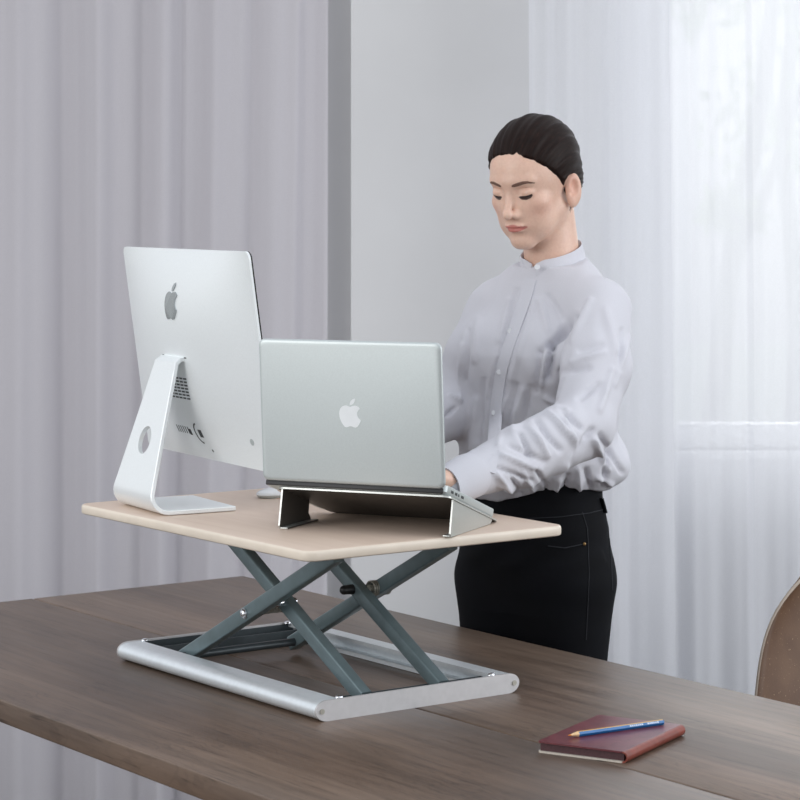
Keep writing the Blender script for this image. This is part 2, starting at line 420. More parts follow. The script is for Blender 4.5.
def prof_right(x, v):
    return sm(_c2, x+.008*math.sin(1.7*v+x*5), .004)*.010+.004*math.sin(x*55+v*2)+.003*math.sin(x*120+v*1.2)
def skew_r(x, v): return (.025*v)*(1 if x > .5 else .5)
# the sheer hangs in two widths that overlap beside the window
ca = curtain('sheer_curtain', M['sheer'], (527-400)/FOC*5.72, (666-400)/FOC*5.72, prof_right, 2.85, .02, 5.72, 220, skew_r)
tag(ca, 'narrow sheer white curtain width behind the standing woman, left of the bright window', 'curtain', None)
cb = curtain('sheer_curtain', M['sheer'], (600-400)/FOC*5.78, (1190-400)/FOC*5.78, lambda x, v: prof_right(x+.031, v), 2.85, .02, 5.79, 420, skew_r)
tag(cb, 'wide sheer white curtain drawn right across the bright window, behind the brown chair', 'curtain', None)
for (x0, x1, y, lab) in ((-1.9, -.16, 5.98, 'curtain rail above the left curtain'), (.28, 2.1, 5.755, 'curtain rail above the window sheers')):
    bm = bmesh.new(); box(bm, ((x0+x1)/2, y, 2.87), (x1-x0, .12, .03), bevel=.004)
    o = obj('curtain_rail', bm, M['frame']); tag(o, 'white '+lab, 'curtain rail')

# ---- outside: lawn and trees
bm = bmesh.new(); box(bm, (3, 26, -1.2), (60, 39, .2)); struct(obj('ground', bm, M['lawn'], smooth=False))
def tree(loc, pts, blobs, label):
    t = empty('tree', loc); tag(t, label, 'tree', None)
    bm = bmesh.new()
    for p, r0, r1 in pts: sweep(bm, p, lambda u: r0+(r1-r0)*u, 10)
    obj('trunk', bm, M['bark'], t)
    bm = bmesh.new()
    for (c, r, k) in blobs:
        for _ in range(k):
            d = Vector((random.gauss(0,1), random.gauss(0,1), random.gauss(0,1))).normalized()*r*random.random()**.4
            p = Vector(c)+d; s = random.uniform(.06, .13)
            a = Vector((random.uniform(-1,1), random.uniform(-1,1), random.uniform(-1,1))).normalized(); b = a.orthogonal().normalized()
            bm.faces.new([bm.verts.new(p+q) for q in (a*s, b*s*.5, -a*s, -b*s*.5)])
    obj('foliage', bm, M['leaf'], t, smooth=False)
tree((2.0, 15, -1.1), [([(-.15,0,0),(-.05,0,1.2),(.06,0,2.2),(.28,0,3.4),(.4,0,4.6)], .09, .04), ([(.05,0,2.2),(.3,.1,2.7),(.55,.2,3.4)], .05, .02)],
     [((-.1,.2,4.3), .55, 140), ((.7,.4,4.3), .5, 110), ((.1,0,2.6), .22, 40)], 'slender pale tree just outside the window, blurred through the sheer curtain')
tree((3.4, 21, -1.1), [([(0,0,0),(.1,0,1.5),(-.05,0,3.2),(.1,0,5)], .1, .05)],
     [((0,0,3.4), .8, 200), ((-.9,0,4.6), .6, 120), ((.7,0,2.2), .5, 100)], 'bushy pale green tree farther off outside the window')

# ================================================================== TABLE
TN0, TN1, TU0, TU1 = 1.737, 2.736, 1.95, 4.325
tc = N*((TN0+TN1)/2)+D*((TU0+TU1)/2)
tb = empty('dining_table', (tc.x, tc.y, 0), ANG)
tag(tb, 'long dark brown wooden table with a seam along its middle, under the desk riser', 'table')
TW, TL, TT = TN1-TN0, TU1-TU0, .037
for k, s in enumerate((-1, 1)):
    bm = bmesh.new(); box(bm, (s*(TW/4+.0008), 0, TZ-TT/2), (TW/2-.0016, TL, TT), bevel=.003, seg=3)
    obj('table_leaf', bm, M['table'], tb)
bm = bmesh.new()
for c, s in (((0, TL/2-.2, 0), (TW-.4, .04, .07)), ((0, -TL/2+.2, 0), (TW-.4, .04, .07)), ((-TW/2+.26, 0, 0), (.025, TL-.4, .07)), ((TW/2-.26, 0, 0), (.025, TL-.4, .07))):
    box(bm, (c[0], c[1], TZ-TT-.035), s)
obj('apron', bm, M['table'], tb)
for sx in (-1, 1):
    for sy in (-1, 1):
        bm = bmesh.new(); x, y = sx*(TW/2-.1), sy*(TL/2-.16)
        loft(bm, [[(x+a*r, y+b*r, z) for a, b in ((-1,-1),(1,-1),(1,1),(-1,1))] for z, r in ((0, .022), (TZ-TT, .036))])
        obj('leg', bm, M['table'], tb)

# ================================================================== DESK RISER
BN0, BN1, BU0, BU1 = 2.047, 2.445, 3.029, 3.645
PN0, PN1, PU0, PU1 = 1.999, 2.506, 2.982, 3.700
ctr = N*((BN0+BN1)/2)+D*((BU0+BU1)/2)
rs = empty('desk_riser', (ctr.x, ctr.y, TZ), ANG)
tag(rs, 'standing desk riser with pale wood top on grey scissor legs, standing on the dark table', 'desk riser')
on, ou = (BN0+BN1)/2, (BU0+BU1)/2
BZ = .254; BT = .017; TOPZ = TZ+BZ+BT
pw, pl = PN1-PN0, PU1-PU0; pcx, pcy = (PN0+PN1)/2-on, (PU0+PU1)/2-ou
bm = bmesh.new(); rings = []
for dz, ins, in ((0, .0035), (.0015, .001), (.004, 0), (BT-.005, 0), (BT-.0025, .0008), (BT-.0008, .0026), (BT, .0055)):
    rings.append([(x, y, BZ+dz) for x, y in rrect(pw-2*ins, pl-2*ins, .022-ins, 8, pcx, pcy)])
vr = loft(bm, rings)
for f in bm.faces:
    f.material_index = 0 if all(v.co.z > BZ+BT-.0012 for v in f.verts) else 1
obj('platform', bm, [M['board'], M['board_edge']], rs)
# base rails: D-shaped outside, open channel inside
bn, bl, RH, RW = BN1-BN0, BU1-BU0, .030, .046
def rail_profile():
    out = []
    r = RH/2
    for k in range(13):
        a = math.radians(270-180*k/12); out.append((r*1.35+r*1.35*math.cos(a), r+r*math.sin(a)+.001))
    pts = out+[(RW, RH+.001), (RW, RH-.006), (RW-.003, RH-.006), (RW-.003, RH-.002), (.016, RH-.002), (.016, .004), (RW-.003, .004), (RW-.003, .008), (RW, .008), (RW, .001)]
    return pts
pr = rail_profile()
for s in (-1, 1):
    bm = bmesh.new()
    rings = [[(s*(-bn/2+a) if s > 0 else (bn/2-a), y, b) for a, b in pr] for y in (-bl/2+.004, bl/2-.004)]
    rings = [[((-bn/2+a) if s < 0 else (bn/2-a), y, b) for a, b in pr] for y in (-bl/2+.004, bl/2-.004)]
    loft(bm, rings); o = obj('side_rail', bm, M['silver'], rs)
def stadium(w, h, seg=12):
    r = h/2; e = 1.35
    return [(-w/2+r*e-r*e*math.sin(PI*k/seg), r+r*math.cos(PI*k/seg)) for k in range(seg+1)]+[(w/2-r*e+r*e*math.sin(PI*k/seg), r-r*math.cos(PI*k/seg)) for k in range(seg+1)]
for s in (-1, 1):
    bm = bmesh.new(); prism(bm, stadium(bn, RH+.002), -.0022, .0022, ((1,0,0),(0,0,1),(0,1,0)), (0, s*(bl/2-.002), 0))
    ep = obj('end_plate', bm, M['silver_flat'], rs)
    for q in (-1, 1):
        bm = bmesh.new(); y = s*(bl/2+.0002)
        cyl(bm, (q*(bn/2-.011), y, RH/2+.001), (q*(bn/2-.011), y+s*.0018, RH/2+.001), .0042, seg=16)
        sc = obj('screw', bm, M['zinc'], ep); part_label(sc, 'small grey screw head')
    # steel channel behind each end plate, open toward the top
    bm = bmesh.new(); y0 = s*(bl/2-.0045)
    for c, sz in (((0, y0-s*.001, .0155), (bn-2*RW+.02, .002, .027)), ((0, y0-s*.020, .003), (bn-2*RW+.02, .038, .002)), ((0, y0-s*.038, .0135), (bn-2*RW+.02, .002, .022))):
        box(bm, c, sz)
    if s > 0: box(bm, (.03, y0-s*.026, .0085), (.12, .012, .009), bevel=.002)
    o = obj('cross_channel', bm, M['steel_dark'], rs)
    for q in (-1, 1):
        bm = bmesh.new(); g = bmesh.ops.create_uvsphere(bm, u_segments=14, v_segments=8, radius=.0058)
        bmesh.ops.scale(bm, vec=(1.2, 1, .7), verts=g['verts']); bmesh.ops.translate(bm, vec=(q*(bn/2-RW-.004), s*(bl/2-.010), RH+.0015), verts=g['verts'])
        obj('corner_bolt', bm, M['chrome'], rs)
def arm(n, p, q, w=.020, h=.0245):
    "square steel tube in the u-z plane at width coordinate n"
    P, Q = Vector((n-on, p[0]-ou, p[1])), Vector((n-on, q[0]-ou, q[1])); d = (Q-P).normalized()
    a = Vector((1,0,0)); b = d.cross(a).normalized()
    prof = rrect(w, h, .003, 3)
    bm = bmesh.new(); loft(bm, [[P+a*x+b*y+d*(t*(Q-P).length) for x, y in prof] for t in (0, 1)])
    o = obj('scissor_arm', bm, M['steel'], rs); return o
AR = {}
Aa, Ab = (3.526, .018), (3.066, .247)
Ba, Bb = (3.048, .022), (3.466, .245)
for n, key in ((2.112, 'A'), (2.334, 'D')): AR[key] = arm(n, Aa, Ab)
for n, key in ((2.152, 'B'), (2.303, 'C')): AR[key] = arm(n, Ba, Bb)
def pt(n, u, z): return Vector((n-on, u-ou, z))
# pivots, cross tubes, sliding brackets, springs
pu, pz = 3.265, .143
for n0, n1, nm, r, u, z, mt in ((2.104, 2.166, 'pivot_pin', .006, pu, pz, 'chrome'), (2.294, 2.342, 'pivot_pin', .006, pu, pz, 'chrome'),
                                (2.10, 2.355, 'cross_tube', .007, 3.508, .0235, 'steel_dark'),
                                (2.14, 2.315, 'cross_tube', .008, 3.443, .2355, 'steel_dark')):
    bm = bmesh.new(); cyl(bm, pt(n0, u, z), pt(n1, u, z), r, seg=16); obj(nm, bm, M[mt], rs)
def onA(t): return (Aa[0]+(Ab[0]-Aa[0])*t, Aa[1]+(Ab[1]-Aa[1])*t)
def onB(t): return (Ba[0]+(Bb[0]-Ba[0])*t, Ba[1]+(Bb[1]-Ba[1])*t)
ua, za = onA(.455)
bm = bmesh.new(); cyl(bm, pt(2.103, ua, za), pt(2.0985, ua, za), .0085, .0085); 
g = bmesh.ops.create_uvsphere(bm, u_segments=16, v_segments=10, radius=.0075); bmesh.ops.scale(bm, vec=(.7,1,1), verts=g['verts']); bmesh.ops.translate(bm, vec=pt(2.0985, ua, za), verts=g['verts'])
part_label(obj('arm_bolt', bm, M['chrome'], rs), 'bright round bolt head')
uc, zc = onB(.565)
bm = bmesh.new(); cyl(bm, pt(2.2935, uc, zc), pt(2.276, uc, zc), .0085, .0075); g = bmesh.ops.create_uvsphere(bm, u_segments=16, v_segments=10, radius=.0078); bmesh.ops.translate(bm, vec=pt(2.276, uc, zc), verts=g['verts'])
part_label(obj('arm_knob', bm, M['black'], rs), 'black round knob')
def spring(n0, n1, u, z, r=.0105, turns=9):
    bm = bmesh.new(); pts = []
    for k in range(turns*12+1):
        a = 2*PI*k/12; t = k/(turns*12); pts.append(pt(n0+(n1-n0)*t, u+r*math.cos(a), z+r*math.sin(a)))
    sweep(bm, pts, .0016, 6); sweep(bm, [pt(n0-.004, u, z), pt(n1+.004, u, z)], .006, 12)
    part_label(obj('coil_spring', bm, M['zinc'], rs), 'small coil spring')
spring(2.124, 2.170, 3.31, .130)
spring(2.314, 2.350, 3.262, .150, .012)
def bracket(n, u, z, nm='slide_bracket'):
    bm = bmesh.new(); box(bm, pt(n, u, z), (.03, .05, .004)); box(bm, pt(n-.013, u, z-.008), (.003, .04, .016)); box(bm, pt(n+.013, u, z-.008), (.003, .04, .016))
    obj(nm, bm, M['steel_dark'], rs)
for n in (2.152, 2.303): bracket(n, 3.455, BZ-.002)

# ================================================================== DESKTOP COMPUTER
FI = Vector((.8746, .4848, 0)); WI = Vector((-.4848, .8746, 0))
io = Vector((-.322, 4.140, TOPZ+.0006))
im = empty('desktop_computer', io, math.atan2(FI.y, FI.x)-PI/2)   # local y = facing, local -x = away-left
tag(im, 'silver all-in-one desktop computer seen from behind, standing on the left of the riser top', 'computer')
# local x axis is right of the facing direction; far side (away-left) is -x
IW, IH, TILT = .528, .366, math.radians(8)
bc = Vector((0, -.030, .262))      # centre of the front glass
Mt = Matrix.Translation(bc) @ Matrix.Rotation(TILT, 4, 'X')
def case_depth(x, z):
    a = min(1, abs(x)/(IW/2)); b = min(1, abs(z+.0)/(IH/2))
    return .0045+.040*max(0, (1-a**2.4))**1.1*max(0, (1-b**2.6))**1.05
bm = bmesh.new(); nx, nz = 64, 48; R = .012
def rounded(u, v):
    "grid on [-1,1]^2 mapped to a rounded rectangle"
    x, z = u*IW/2, v*IH/2
    ax, az = abs(x)-(IW/2-R), abs(z)-(IH/2-R)
    if ax > 0 and az > 0:
        m = max(ax, az); l = math.hypot(ax, az)
        if l > 0: ax, az = ax*m/l, az*m/l; x = math.copysign(IW/2-R+ax, x); z = math.copysign(IH/2-R+az, z)
    return x, z
def sp(t): return math.sin(t*PI/2)*.35+t*.65
gr = []
for j in range(nz+1):
    row = []
    for i in range(nx+1):
        x, z = rounded(sp(-1+2*i/nx), sp(-1+2*j/nz)); row.append(bm.verts.new(Mt @ Vector((x, -case_depth(x, z), z))))
    gr.append(row)
for j in range(nz):
    for i in range(nx): bm.faces.new((gr[j][i], gr[j][i+1], gr[j+1][i+1], gr[j+1][i]))
edge = [gr[0][i] for i in range(nx+1)]+[gr[j][nx] for j in range(1, nz+1)]+[gr[nz][i] for i in range(nx-1, -1, -1)]+[gr[j][0] for j in range(nz-1, 0, -1)]
Mi = Mt.inverted(); front = []
for v in edge: p = Mi @ v.co; p.y = -.0006; front.append(bm.verts.new(Mt @ p))
for i in range(len(edge)): j = (i+1) % len(edge); bm.faces.new((edge[i], edge[j], front[j], front[i]))
bm.faces.new(front)
obj('case', bm, M['imac'], im, autos=50)
bm = bmesh.new(); prism(bm, rrect(IW-.001, IH-.001, R, 6), 0, .0028, (Mt.to_3x3() @ Vector((1,0,0)), Mt.to_3x3() @ Vector((0,0,1)), Mt.to_3x3() @ Vector((0,1,0))), Mt @ Vector((0,-.0006,0)))
part_label(obj('screen', bm, M['glass_black'], im), 'black glass front with thin dark rim')
def on_case(x, z, off=0):
    return Mt @ Vector((x, -case_depth(x, z)-off, z))
def patch(name, loops, th, mat, parent, lab=None, off=-.0006):
    bm = bmesh.new()
    for pts in loops:
        lo = [bm.verts.new(on_case(x, z, off)) for x, z in pts]; hi = [bm.verts.new(on_case(x, z, off+th)) for x, z in pts]
        n = len(pts)
        for i in range(n): j = (i+1) % n; bm.faces.new((lo[i], lo[j], hi[j], hi[i]))
        bm.faces.new(hi); bm.faces.new(lo[::-1])
    o = obj(name, bm, mat, parent, smooth=False)
    if lab: part_label(o, lab)
    return o
# seen from the back, right is local -x... the near edge is +x
ls = .062
patch('logo', [[(-((x-12)/24*ls)*-1, .098+(12-y)/24*ls) for x, y in lp[:-1]] for lp in LOGO], .0022, M['mirror'], im, 'mirror-finish apple logo')
def slot(cx, cz, w, h, sl=0): return [(cx-w/2-sl, cz-h/2), (cx+w/2-sl, cz-h/2), (cx+w/2+sl, cz+h/2), (cx-w/2+sl, cz+h/2)]
patch('vent', [slot(-.032+.016*c+.003*0, -.034-.0058*k, .012, .0028) for k in range(7) for c in range(3)]+[slot(.016+.016*c, -.034-.0058*k, .012, .0028) for k in range(7) for c in range(2)], .0009, M['port'], im, 'rows of dark vent slots')
patch('port_row', [slot(-.066+.0095*k, -.130, .0030, .013) for k in range(6)]+[slot(-.012, -.1325, .009, .011)], .0009, M['port'], im, 'row of small dark ports')
circ = lambda cx, cz, r, n=20: [(cx+r*math.cos(2*PI*k/n), cz+r*math.sin(2*PI*k/n)) for k in range(n)]
patch('power_socket', [[(.026+.0185*math.cos(a), -.132+.0195*math.sin(a)) for a in np.linspace(PI*.55, PI*1.5, 14)]+[(.026+.0150*math.cos(a), -.132+.0165*math.sin(a)) for a in np.linspace(PI*1.5, PI*.55, 14)], slot(.030, -.132, .013, .014)], .0009, M['port'], im, 'dark round power socket')
patch('reset_hole', [circ(.044, -.163, .0026, 10)], .0009, M['port'], im)
patch('power_button', [circ(.206, -.134, .0058)], .0009, M['laptop'], im, 'faint round power button')
# stand: one bent plate
def stand_path():
    pts = [(0.0, .004)]; r = .026
    yb = -.128
    pts += [(-.05, .004), (-.10, .004), (yb+r*.2, .004)]
    cy, cz = yb+r*.2, .004+r
    for k in range(1, 9):
        a = math.radians(-90-(112)*k/8); pts.append((cy+r*math.cos(a), cz+r*math.sin(a)))
    top = Mt @ Vector((0, -.047, -.006)); y0, z0 = pts[-1]
    for k in range(1, 13):
        t = k/12; pts.append((y0+(top.y-.012-y0)*t, z0+(top.z-z0)*t))
    pts += [(top.y-.004, top.z+.006), (top.y+.006, top.z+.007), (top.y+.014, top.z+.007)]
    return pts
sp_ = stand_path(); th = .0075; rings = []
L = [0]
for a, b in zip(sp_, sp_[1:]): L.append(L[-1]+math.hypot(b[0]-a[0], b[1]-a[1]))
bm = bmesh.new()
for i, (y, z) in enumerate(sp_):
    a = sp_[max(i-1, 0)]; b = sp_[min(i+1, len(sp_)-1)]; t = Vector((b[0]-a[0], b[1]-a[1])).normalized(); nrm = Vector((t.y, -t.x))
    s = (L[i]-.12)/(L[-1]-.12); hw = .092-(.053*max(0, s)**.9)
    if i == 0: hw = .09
    c = th/2; k = .0012
    pf = [(-hw, -c+k), (-hw+k, -c), (hw-k, -c), (hw, -c+k), (hw, c-k), (hw-k, c), (-hw+k, c), (-hw, c-k)]
    rings.append([(x, y+nrm.x*o_, z+nrm.y*o_) for x, o_ in pf])
loft(bm, rings)
# the round cable hole, cut through the slanted part
so = obj('stand', bm, M['imac'], im)
i0, i1 = 12, 23
p0, p1 = Vector((0,)+sp_[12]), Vector((0,)+sp_[22]); hc = p0.lerp(p1, .345); hd = (p1-p0).normalized(); hn = Vector((1,0,0)).cross(hd)
bm = bmesh.new(); cyl(bm, hc-hn*.03, hc+hn*.03, .024, seg=40); cut = obj('cutter', bm, M['imac'])
cut.matrix_world = Matrix.Translation(io) @ Matrix.Rotation(math.atan2(FI.y, FI.x)-PI/2, 4, 'Z')
bpy.context.view_layer.update()
md = so.modifiers.new('hole', 'BOOLEAN'); md.operation = 'DIFFERENCE'; md.object = cut; md.solver = 'EXACT'
dg = bpy.context.evaluated_depsgraph_get(); me2 = bpy.data.meshes.new_from_object(so.evaluated_get(dg)); so.modifiers.clear(); so.data = me2
me2.set_sharp_from_angle(angle=math.radians(35))
bpy.data.objects.remove(cut)
patch('hinge_slot', [slot(0, .003, .100, .0022)], .0009, M['port'], im, 'thin dark slot above the stand')

# ================================================================== LAPTOP AND ITS STAND
LA = math.radians(23.5); WL = Vector((-math.cos(LA), math.sin(LA), 0)); FL = Vector((math.sin(LA), math.cos(LA), 0))
LW, LD, LT = .316, .219, .0155
INC = math.radians(16.8)
fr = Vector((.1545, 3.918, TOPZ+.0052))        # right front bottom corner of the laptop
lo_ = fr+WL*(LW/2)-FL*(LD*math.cos(INC))+Vector((0,0,LD*math.sin(INC)))  # bottom of the hinge edge, middle
rz = math.atan2(FL.y, FL.x)-PI/2
lp = empty('laptop', lo_, rz); lp.rotation_euler = (0, 0, rz)
tag(lp, 'open silver laptop seen from behind, propped up on the bent metal laptop stand', 'laptop')
# local: y toward the user (downhill), x right of the user
R1 = Matrix.Rotation(-INC, 4, 'X')
def tilt(bm, Mx): bmesh.ops.transform(bm, matrix=Mx, verts=bm.verts)
bm = bmesh.new(); rings = []
for dz, ins in ((0, .006), (.002, .002), (.005, 0), (LT-.0008, 0), (LT, .0008)):
    rings.append([(x, y+LD/2, dz) for x, y in rrect(LW-2*ins, LD-2*ins, .010-ins*.6, 6)])
loft(bm, rings); tilt(bm, R1); obj('laptop_base', bm, M['laptop'], lp)
bm = bmesh.new()
for r in range(6):
    for c in range(13):
        box(bm, (-.126+c*.021+.0, .03+r*.0185, LT+.0006), (.0165, .0155 if r else .008, .0012))
tilt(bm, R1); o = obj('keyboard', bm, M['key'], lp, smooth=False)
bm = bmesh.new(); box(bm, (0, .172, LT+.0002), (.105, .075, .0006)); tilt(bm, R1); obj('trackpad', bm, M['laptop'], lp)
for sd_, y, w in ((1, .026, .010), (1, .043, .009), (1, .054, .0035), (1, .070, .011), (-1, .026, .010), (-1, .043, .009)):
    bm = bmesh.new(); box(bm, (sd_*LW/2, y, .0085), (.0008, w, .0042)); tilt(bm, R1); part_label(obj('side_port', bm, M['port'], lp), 'dark port on the side')
LH = .2285; LTILT = math.radians(4)
R2 = Matrix.Translation(R1 @ Vector((0, -.0015, LT-.0065))) @ Matrix.Rotation(LTILT, 4, 'X')
bm = bmesh.new(); rings = []
for dy, ins in ((0, 0), (-.0025, 0), (-.0040, .0008), (-.0050, .0026), (-.0054, .006)):
    rings.append([(x, dy, z+LH/2) for x, z in rrect(LW-2*ins, LH-2*ins, .0105-ins*.4, 8)])
loft(bm, rings); tilt(bm, R2); lid = obj('laptop_lid', bm, M['laptop'], lp)
bm = bmesh.new(); prism(bm, rrect(LW-.012, LH-.012, .006, 4), .0001, .0008, ((1,0,0),(0,0,1),(0,1,0)), (0, 0, LH/2)); tilt(bm, R2); obj('display', bm, M['glass_black'], lid).parent = lid
bm = bmesh.new(); logo(bm, .046, Vector((0, -.0052, LH*.5)), Vector((1,0,0)), Vector((0,0,1)), Vector((0,-1,0)), .0005); tilt(bm, R2)
part_label(obj('logo', bm, M['logo_white'], lid, smooth=False), 'pale apple logo')
bm = bmesh.new(); box(bm, (0, -.0012, .0052), (LW-.008, .0045, .0085), bevel=.0018); tilt(bm, R1); part_label(obj('hinge', bm, M['key'], lp), 'black hinge strip, widened as painted shade')  # hinge widened in black across the base's rear to stand in for shade
# stand
SW = .300
st = empty('laptop_stand', lo_-Vector((0,0,lo_.z-TOPZ)), rz)
tag(st, 'bent aluminium laptop stand with open underside darkened as shade, on the riser top under the laptop', 'laptop stand')
hz = lo_.z-TOPZ
Rs = Matrix.Translation((0, 0, hz)) @ R1
pt_ = .0028; SD = LD+.004
bm = bmesh.new()
rings = []
xs_ = rrect(SW, SD, .012, 5)
prism(bm, [(x+.013, y+SD/2+.004) for x, y in xs_], -pt_-.0006, -.0006); tilt(bm, Rs)
bm.normal_update()
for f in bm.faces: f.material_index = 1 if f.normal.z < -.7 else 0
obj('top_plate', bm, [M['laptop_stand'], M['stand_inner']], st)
for s in (-1, 1):
    # side plates run from the tray down to the top of the riser and turn outward in a narrow foot
    def tray(y): return hz-.0035-math.tan(INC)*y
    ya, yb = (.024, .190) if s > 0 else (.006, .170)
    bm = bmesh.new(); X = .160 if s > 0 else -.128
    za_, zb_ = tray(ya), tray(yb)
    poly = [(ya, za_), (ya-.012, .006), (ya-.010, .002), (yb-.006, .002), (yb, .006), (yb, zb_)]
    if s < 0: poly = [(ya, za_), (ya-.012, .006), (ya-.010, .002), (ya+.105, .002), (ya+.095, .014), (ya+.098, tray(ya+.098))]
    prism(bm, poly, -.0014, .0014, ((0,1,0),(0,0,1),(1,0,0)), (X, 0, 0))
    f0, f1 = (ya-.010, yb-.006) if s > 0 else (ya-.010, ya+.105)
    box(bm, (X-(.006 if s > 0 else -.007), (f0+f1)/2, .0018), (.015, f1-f0, .0028), bevel=.0010)
    bm.normal_update()
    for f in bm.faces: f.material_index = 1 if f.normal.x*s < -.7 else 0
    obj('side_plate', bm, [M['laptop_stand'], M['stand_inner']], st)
bm = bmesh.new(); box(bm, (0, LD*math.cos(INC)+.008, .0085), (SW-.06, .003, .016), bevel=.001); obj('front_lip', bm, M['laptop_stand'], st)

# ================================================================== MOUSE
mc = Vector((-.208, 4.268, TOPZ))
mo = empty('computer_mouse', mc, rz-.5); tag(mo, 'small white computer mouse under her right hand, behind the laptop stand', 'mouse')
bm = bmesh.new(); rings = []
for k in range(9):
    t = k/8; s = math.cos(t*PI/2)**.55 if t < 1 else .02
    rings.append([(.0285*s*math.cos(a), .055*s*math.sin(a), .006+.013*t**.8) for a in np.linspace(0, 2*PI, 33)[:-1]])
loft(bm, rings); obj('shell', bm, M['mouse'], mo)
bm = bmesh.new(); rings = [[(.0285*s*math.cos(a), .055*s*math.sin(a), z) for a in np.linspace(0, 2*PI, 33)[:-1]] for z, s in ((0, .88), (.003, .97), (.006, 1))]
loft(bm, rings); part_label(obj('mouse_base', bm, M['laptop'], mo), 'grey base')

# ================================================================== NOTEBOOK AND PENCIL
na = math.radians(60)
nb = empty('notebook', (.3105, 3.512, TZ), na-PI/2); tag(nb, 'closed burgundy leather notebook lying on the dark table', 'notebook')
NW, NL, NT = .140, .206, .0165       # local x = width, spine on +x, y = length
bm = bmesh.new(); box(bm, (-.001, 0, NT/2), (NW-.008, NL-.008, NT-.005)); obj('pages', bm, M['page_dark'], nb)
for z0, nm in ((NT-.0012, 'front_cover'), (.0012, 'back_cover')):
    bm = bmesh.new(); prism(bm, rrect(NW-.004, NL, .005, 4, -.002, 0), z0-.0012, z0+.0012); obj(nm, bm, M['leather'] if nm == 'front_cover' else M['paper'], nb)
bm = bmesh.new(); rings = []
for y in (-NL/2, NL/2):
    out = [(NW/2-.006+.0085*math.cos(a), y, NT/2+(NT/2)*math.sin(a)) for a in np.linspace(-PI/2, PI/2, 13)]
    inn = [(NW/2-.006+.0065*math.cos(a), y, NT/2+(NT/2-.0024)*math.sin(a)) for a in np.linspace(PI/2, -PI/2, 13)]
    rings.append(out+inn)
loft(bm, rings); part_label(obj('spine', bm, M['spine'], nb), 'rounded russet spine')
p_tip = Vector((.2437, 3.476, TZ+NT+.0040)); p_end = Vector((.3912, 3.566, TZ+NT+.0040)); pd = (p_end-p_tip); plen = pd.length
pe = empty('pencil', p_tip, math.atan2(pd.y, pd.x)); tag(pe, 'blue and yellow pencil lying across the burgundy notebook', 'pencil')
def hexring(x, r): return [(x, r*math.cos(math.radians(60*k)), r*math.sin(math.radians(60*k))) for k in range(6)]
bm = bmesh.new(); vr = loft(bm, [hexring(.018, .0041), hexring(plen, .0041)])
bm.faces.ensure_lookup_table()
for f in bm.faces:
    c = f.calc_center_median(); f.material_index = 1 if c.z > .0028 or c.y > .001 else 0
obj('pencil_barrel', bm, [M['p_blue'], M['p_yellow']], pe, smooth=False)
bm = bmesh.new(); loft(bm, [hexring(.018, .0041), [(.005, .0013*math.cos(math.radians(60*k)), .0013*math.sin(math.radians(60*k))) for k in range(6)]]); part_label(obj('sharpened_wood', bm, M['p_wood'], pe), 'bare wood cone')
bm = bmesh.new(); cyl(bm, (0, 0, 0), (.0055, 0, 0), .0003, .0013, 10); part_label(obj('pencil_lead', bm, M['p_lead'], pe), 'orange tip')
bm = bmesh.new()
xq = plen-.062
for wd in (.0028,.0022,.0026,.0028,.0022,.003,.0026,0,0,.003,.0024,.003,.0026,.0026,.003):
    if wd: box(bm, (xq, -.00308, .00180), (wd*.8, .0002, .0024), rot=Matrix.Rotation(math.radians(-30), 3, 'X'))
    xq += .0036
o = obj('lettering', bm, M['p_text'], pe, smooth=False); part_label(o, 'pale printed lettering')

# ================================================================== CHAIR
ch = empty('shell_chair', (.903, 4.33, 0), math.radians(17)); tag(ch, 'brown speckled shell chair at the far side of the table, right edge of the photo', 'chair')
# local: +y is the way the chair's back faces (away from the table), x across
def shell_pt(u, v):
    "v 0 seat front ... 1 top of the back"
    if v < .45:
        t = v/.45; y = -.22+.36*t; z = .455-.02*math.sin(PI*t); hw = .215+.047*t*t
    else:
        t = (v-.45)/.55; y = .14+.075*math.sin(t*PI/2)+.05*t; z = .455+.42*t; z -= .015*(1-t); hw = .262-.120*t; hw *= (1-.42*max(0, (t-.5)/.5)**3)
    y -= .05*(u*u)*min(1, max(0, (v-.35)*3)); z += .018*u*u*max(0, min(1, (.55-v)/.2))
    return Vector((u*hw, y, z))
bm = bmesh.new(); g2 = []
for j in range(41):
    v = j/40; row = []
    for i in range(25):
        u = -1+2*i/24; p = shell_pt(u, v)
        if v > .7: k = (v-.7)/.3; p.z -= .035*k*k*u*u
        row.append(bm.verts.new(p))
    g2.append(row)
for j in range(40):
    for i in range(24): bm.faces.new((g2[j][i], g2[j][i+1], g2[j+1][i+1], g2[j+1][i]))
o = obj('seat_shell', bm, [M['chair'], M['chair_edge']], ch, autos=0); sd = o.modifiers.new('thick', 'SOLIDIFY'); sd.thickness = .006; sd.offset = 0; sd.material_offset_rim = 1
for sx in (-1, 1):
    for sy in (-1, 1):
        bm = bmesh.new(); cyl(bm, (sx*.19, sy*.19-.03, 0), (sx*.12, sy*.12-.03, .44), .011, .016); obj('leg', bm, M['chair_leg'], ch)
bm = bmesh.new(); box(bm, (0, -.03, .427), (.28, .28, .02), bevel=.005); obj('seat_frame', bm, M['key'], ch)

# ================================================================== THE WOMAN
HXY = Vector((.256, 4.555, 0))
Lv = Vector((.819, -.574, 0)); Fv = Vector((-.574, -.819, 0))     # her left, her front
wo = empty('person', HXY, math.atan2(Lv.y, Lv.x))
# her own frame: x = her left, y = BACK (so that z stays up), front is -y
tag(wo, 'standing woman in a white band-collar shirt and black trousers, typing at the laptop', 'person')
Wm = Matrix.Translation(HXY) @ Matrix.Rotation(math.atan2(Lv.y, Lv.x), 4, 'Z'); Wi = Wm.inverted()
def loc(px, py, Y): return Wi @ at(px, py, Y)
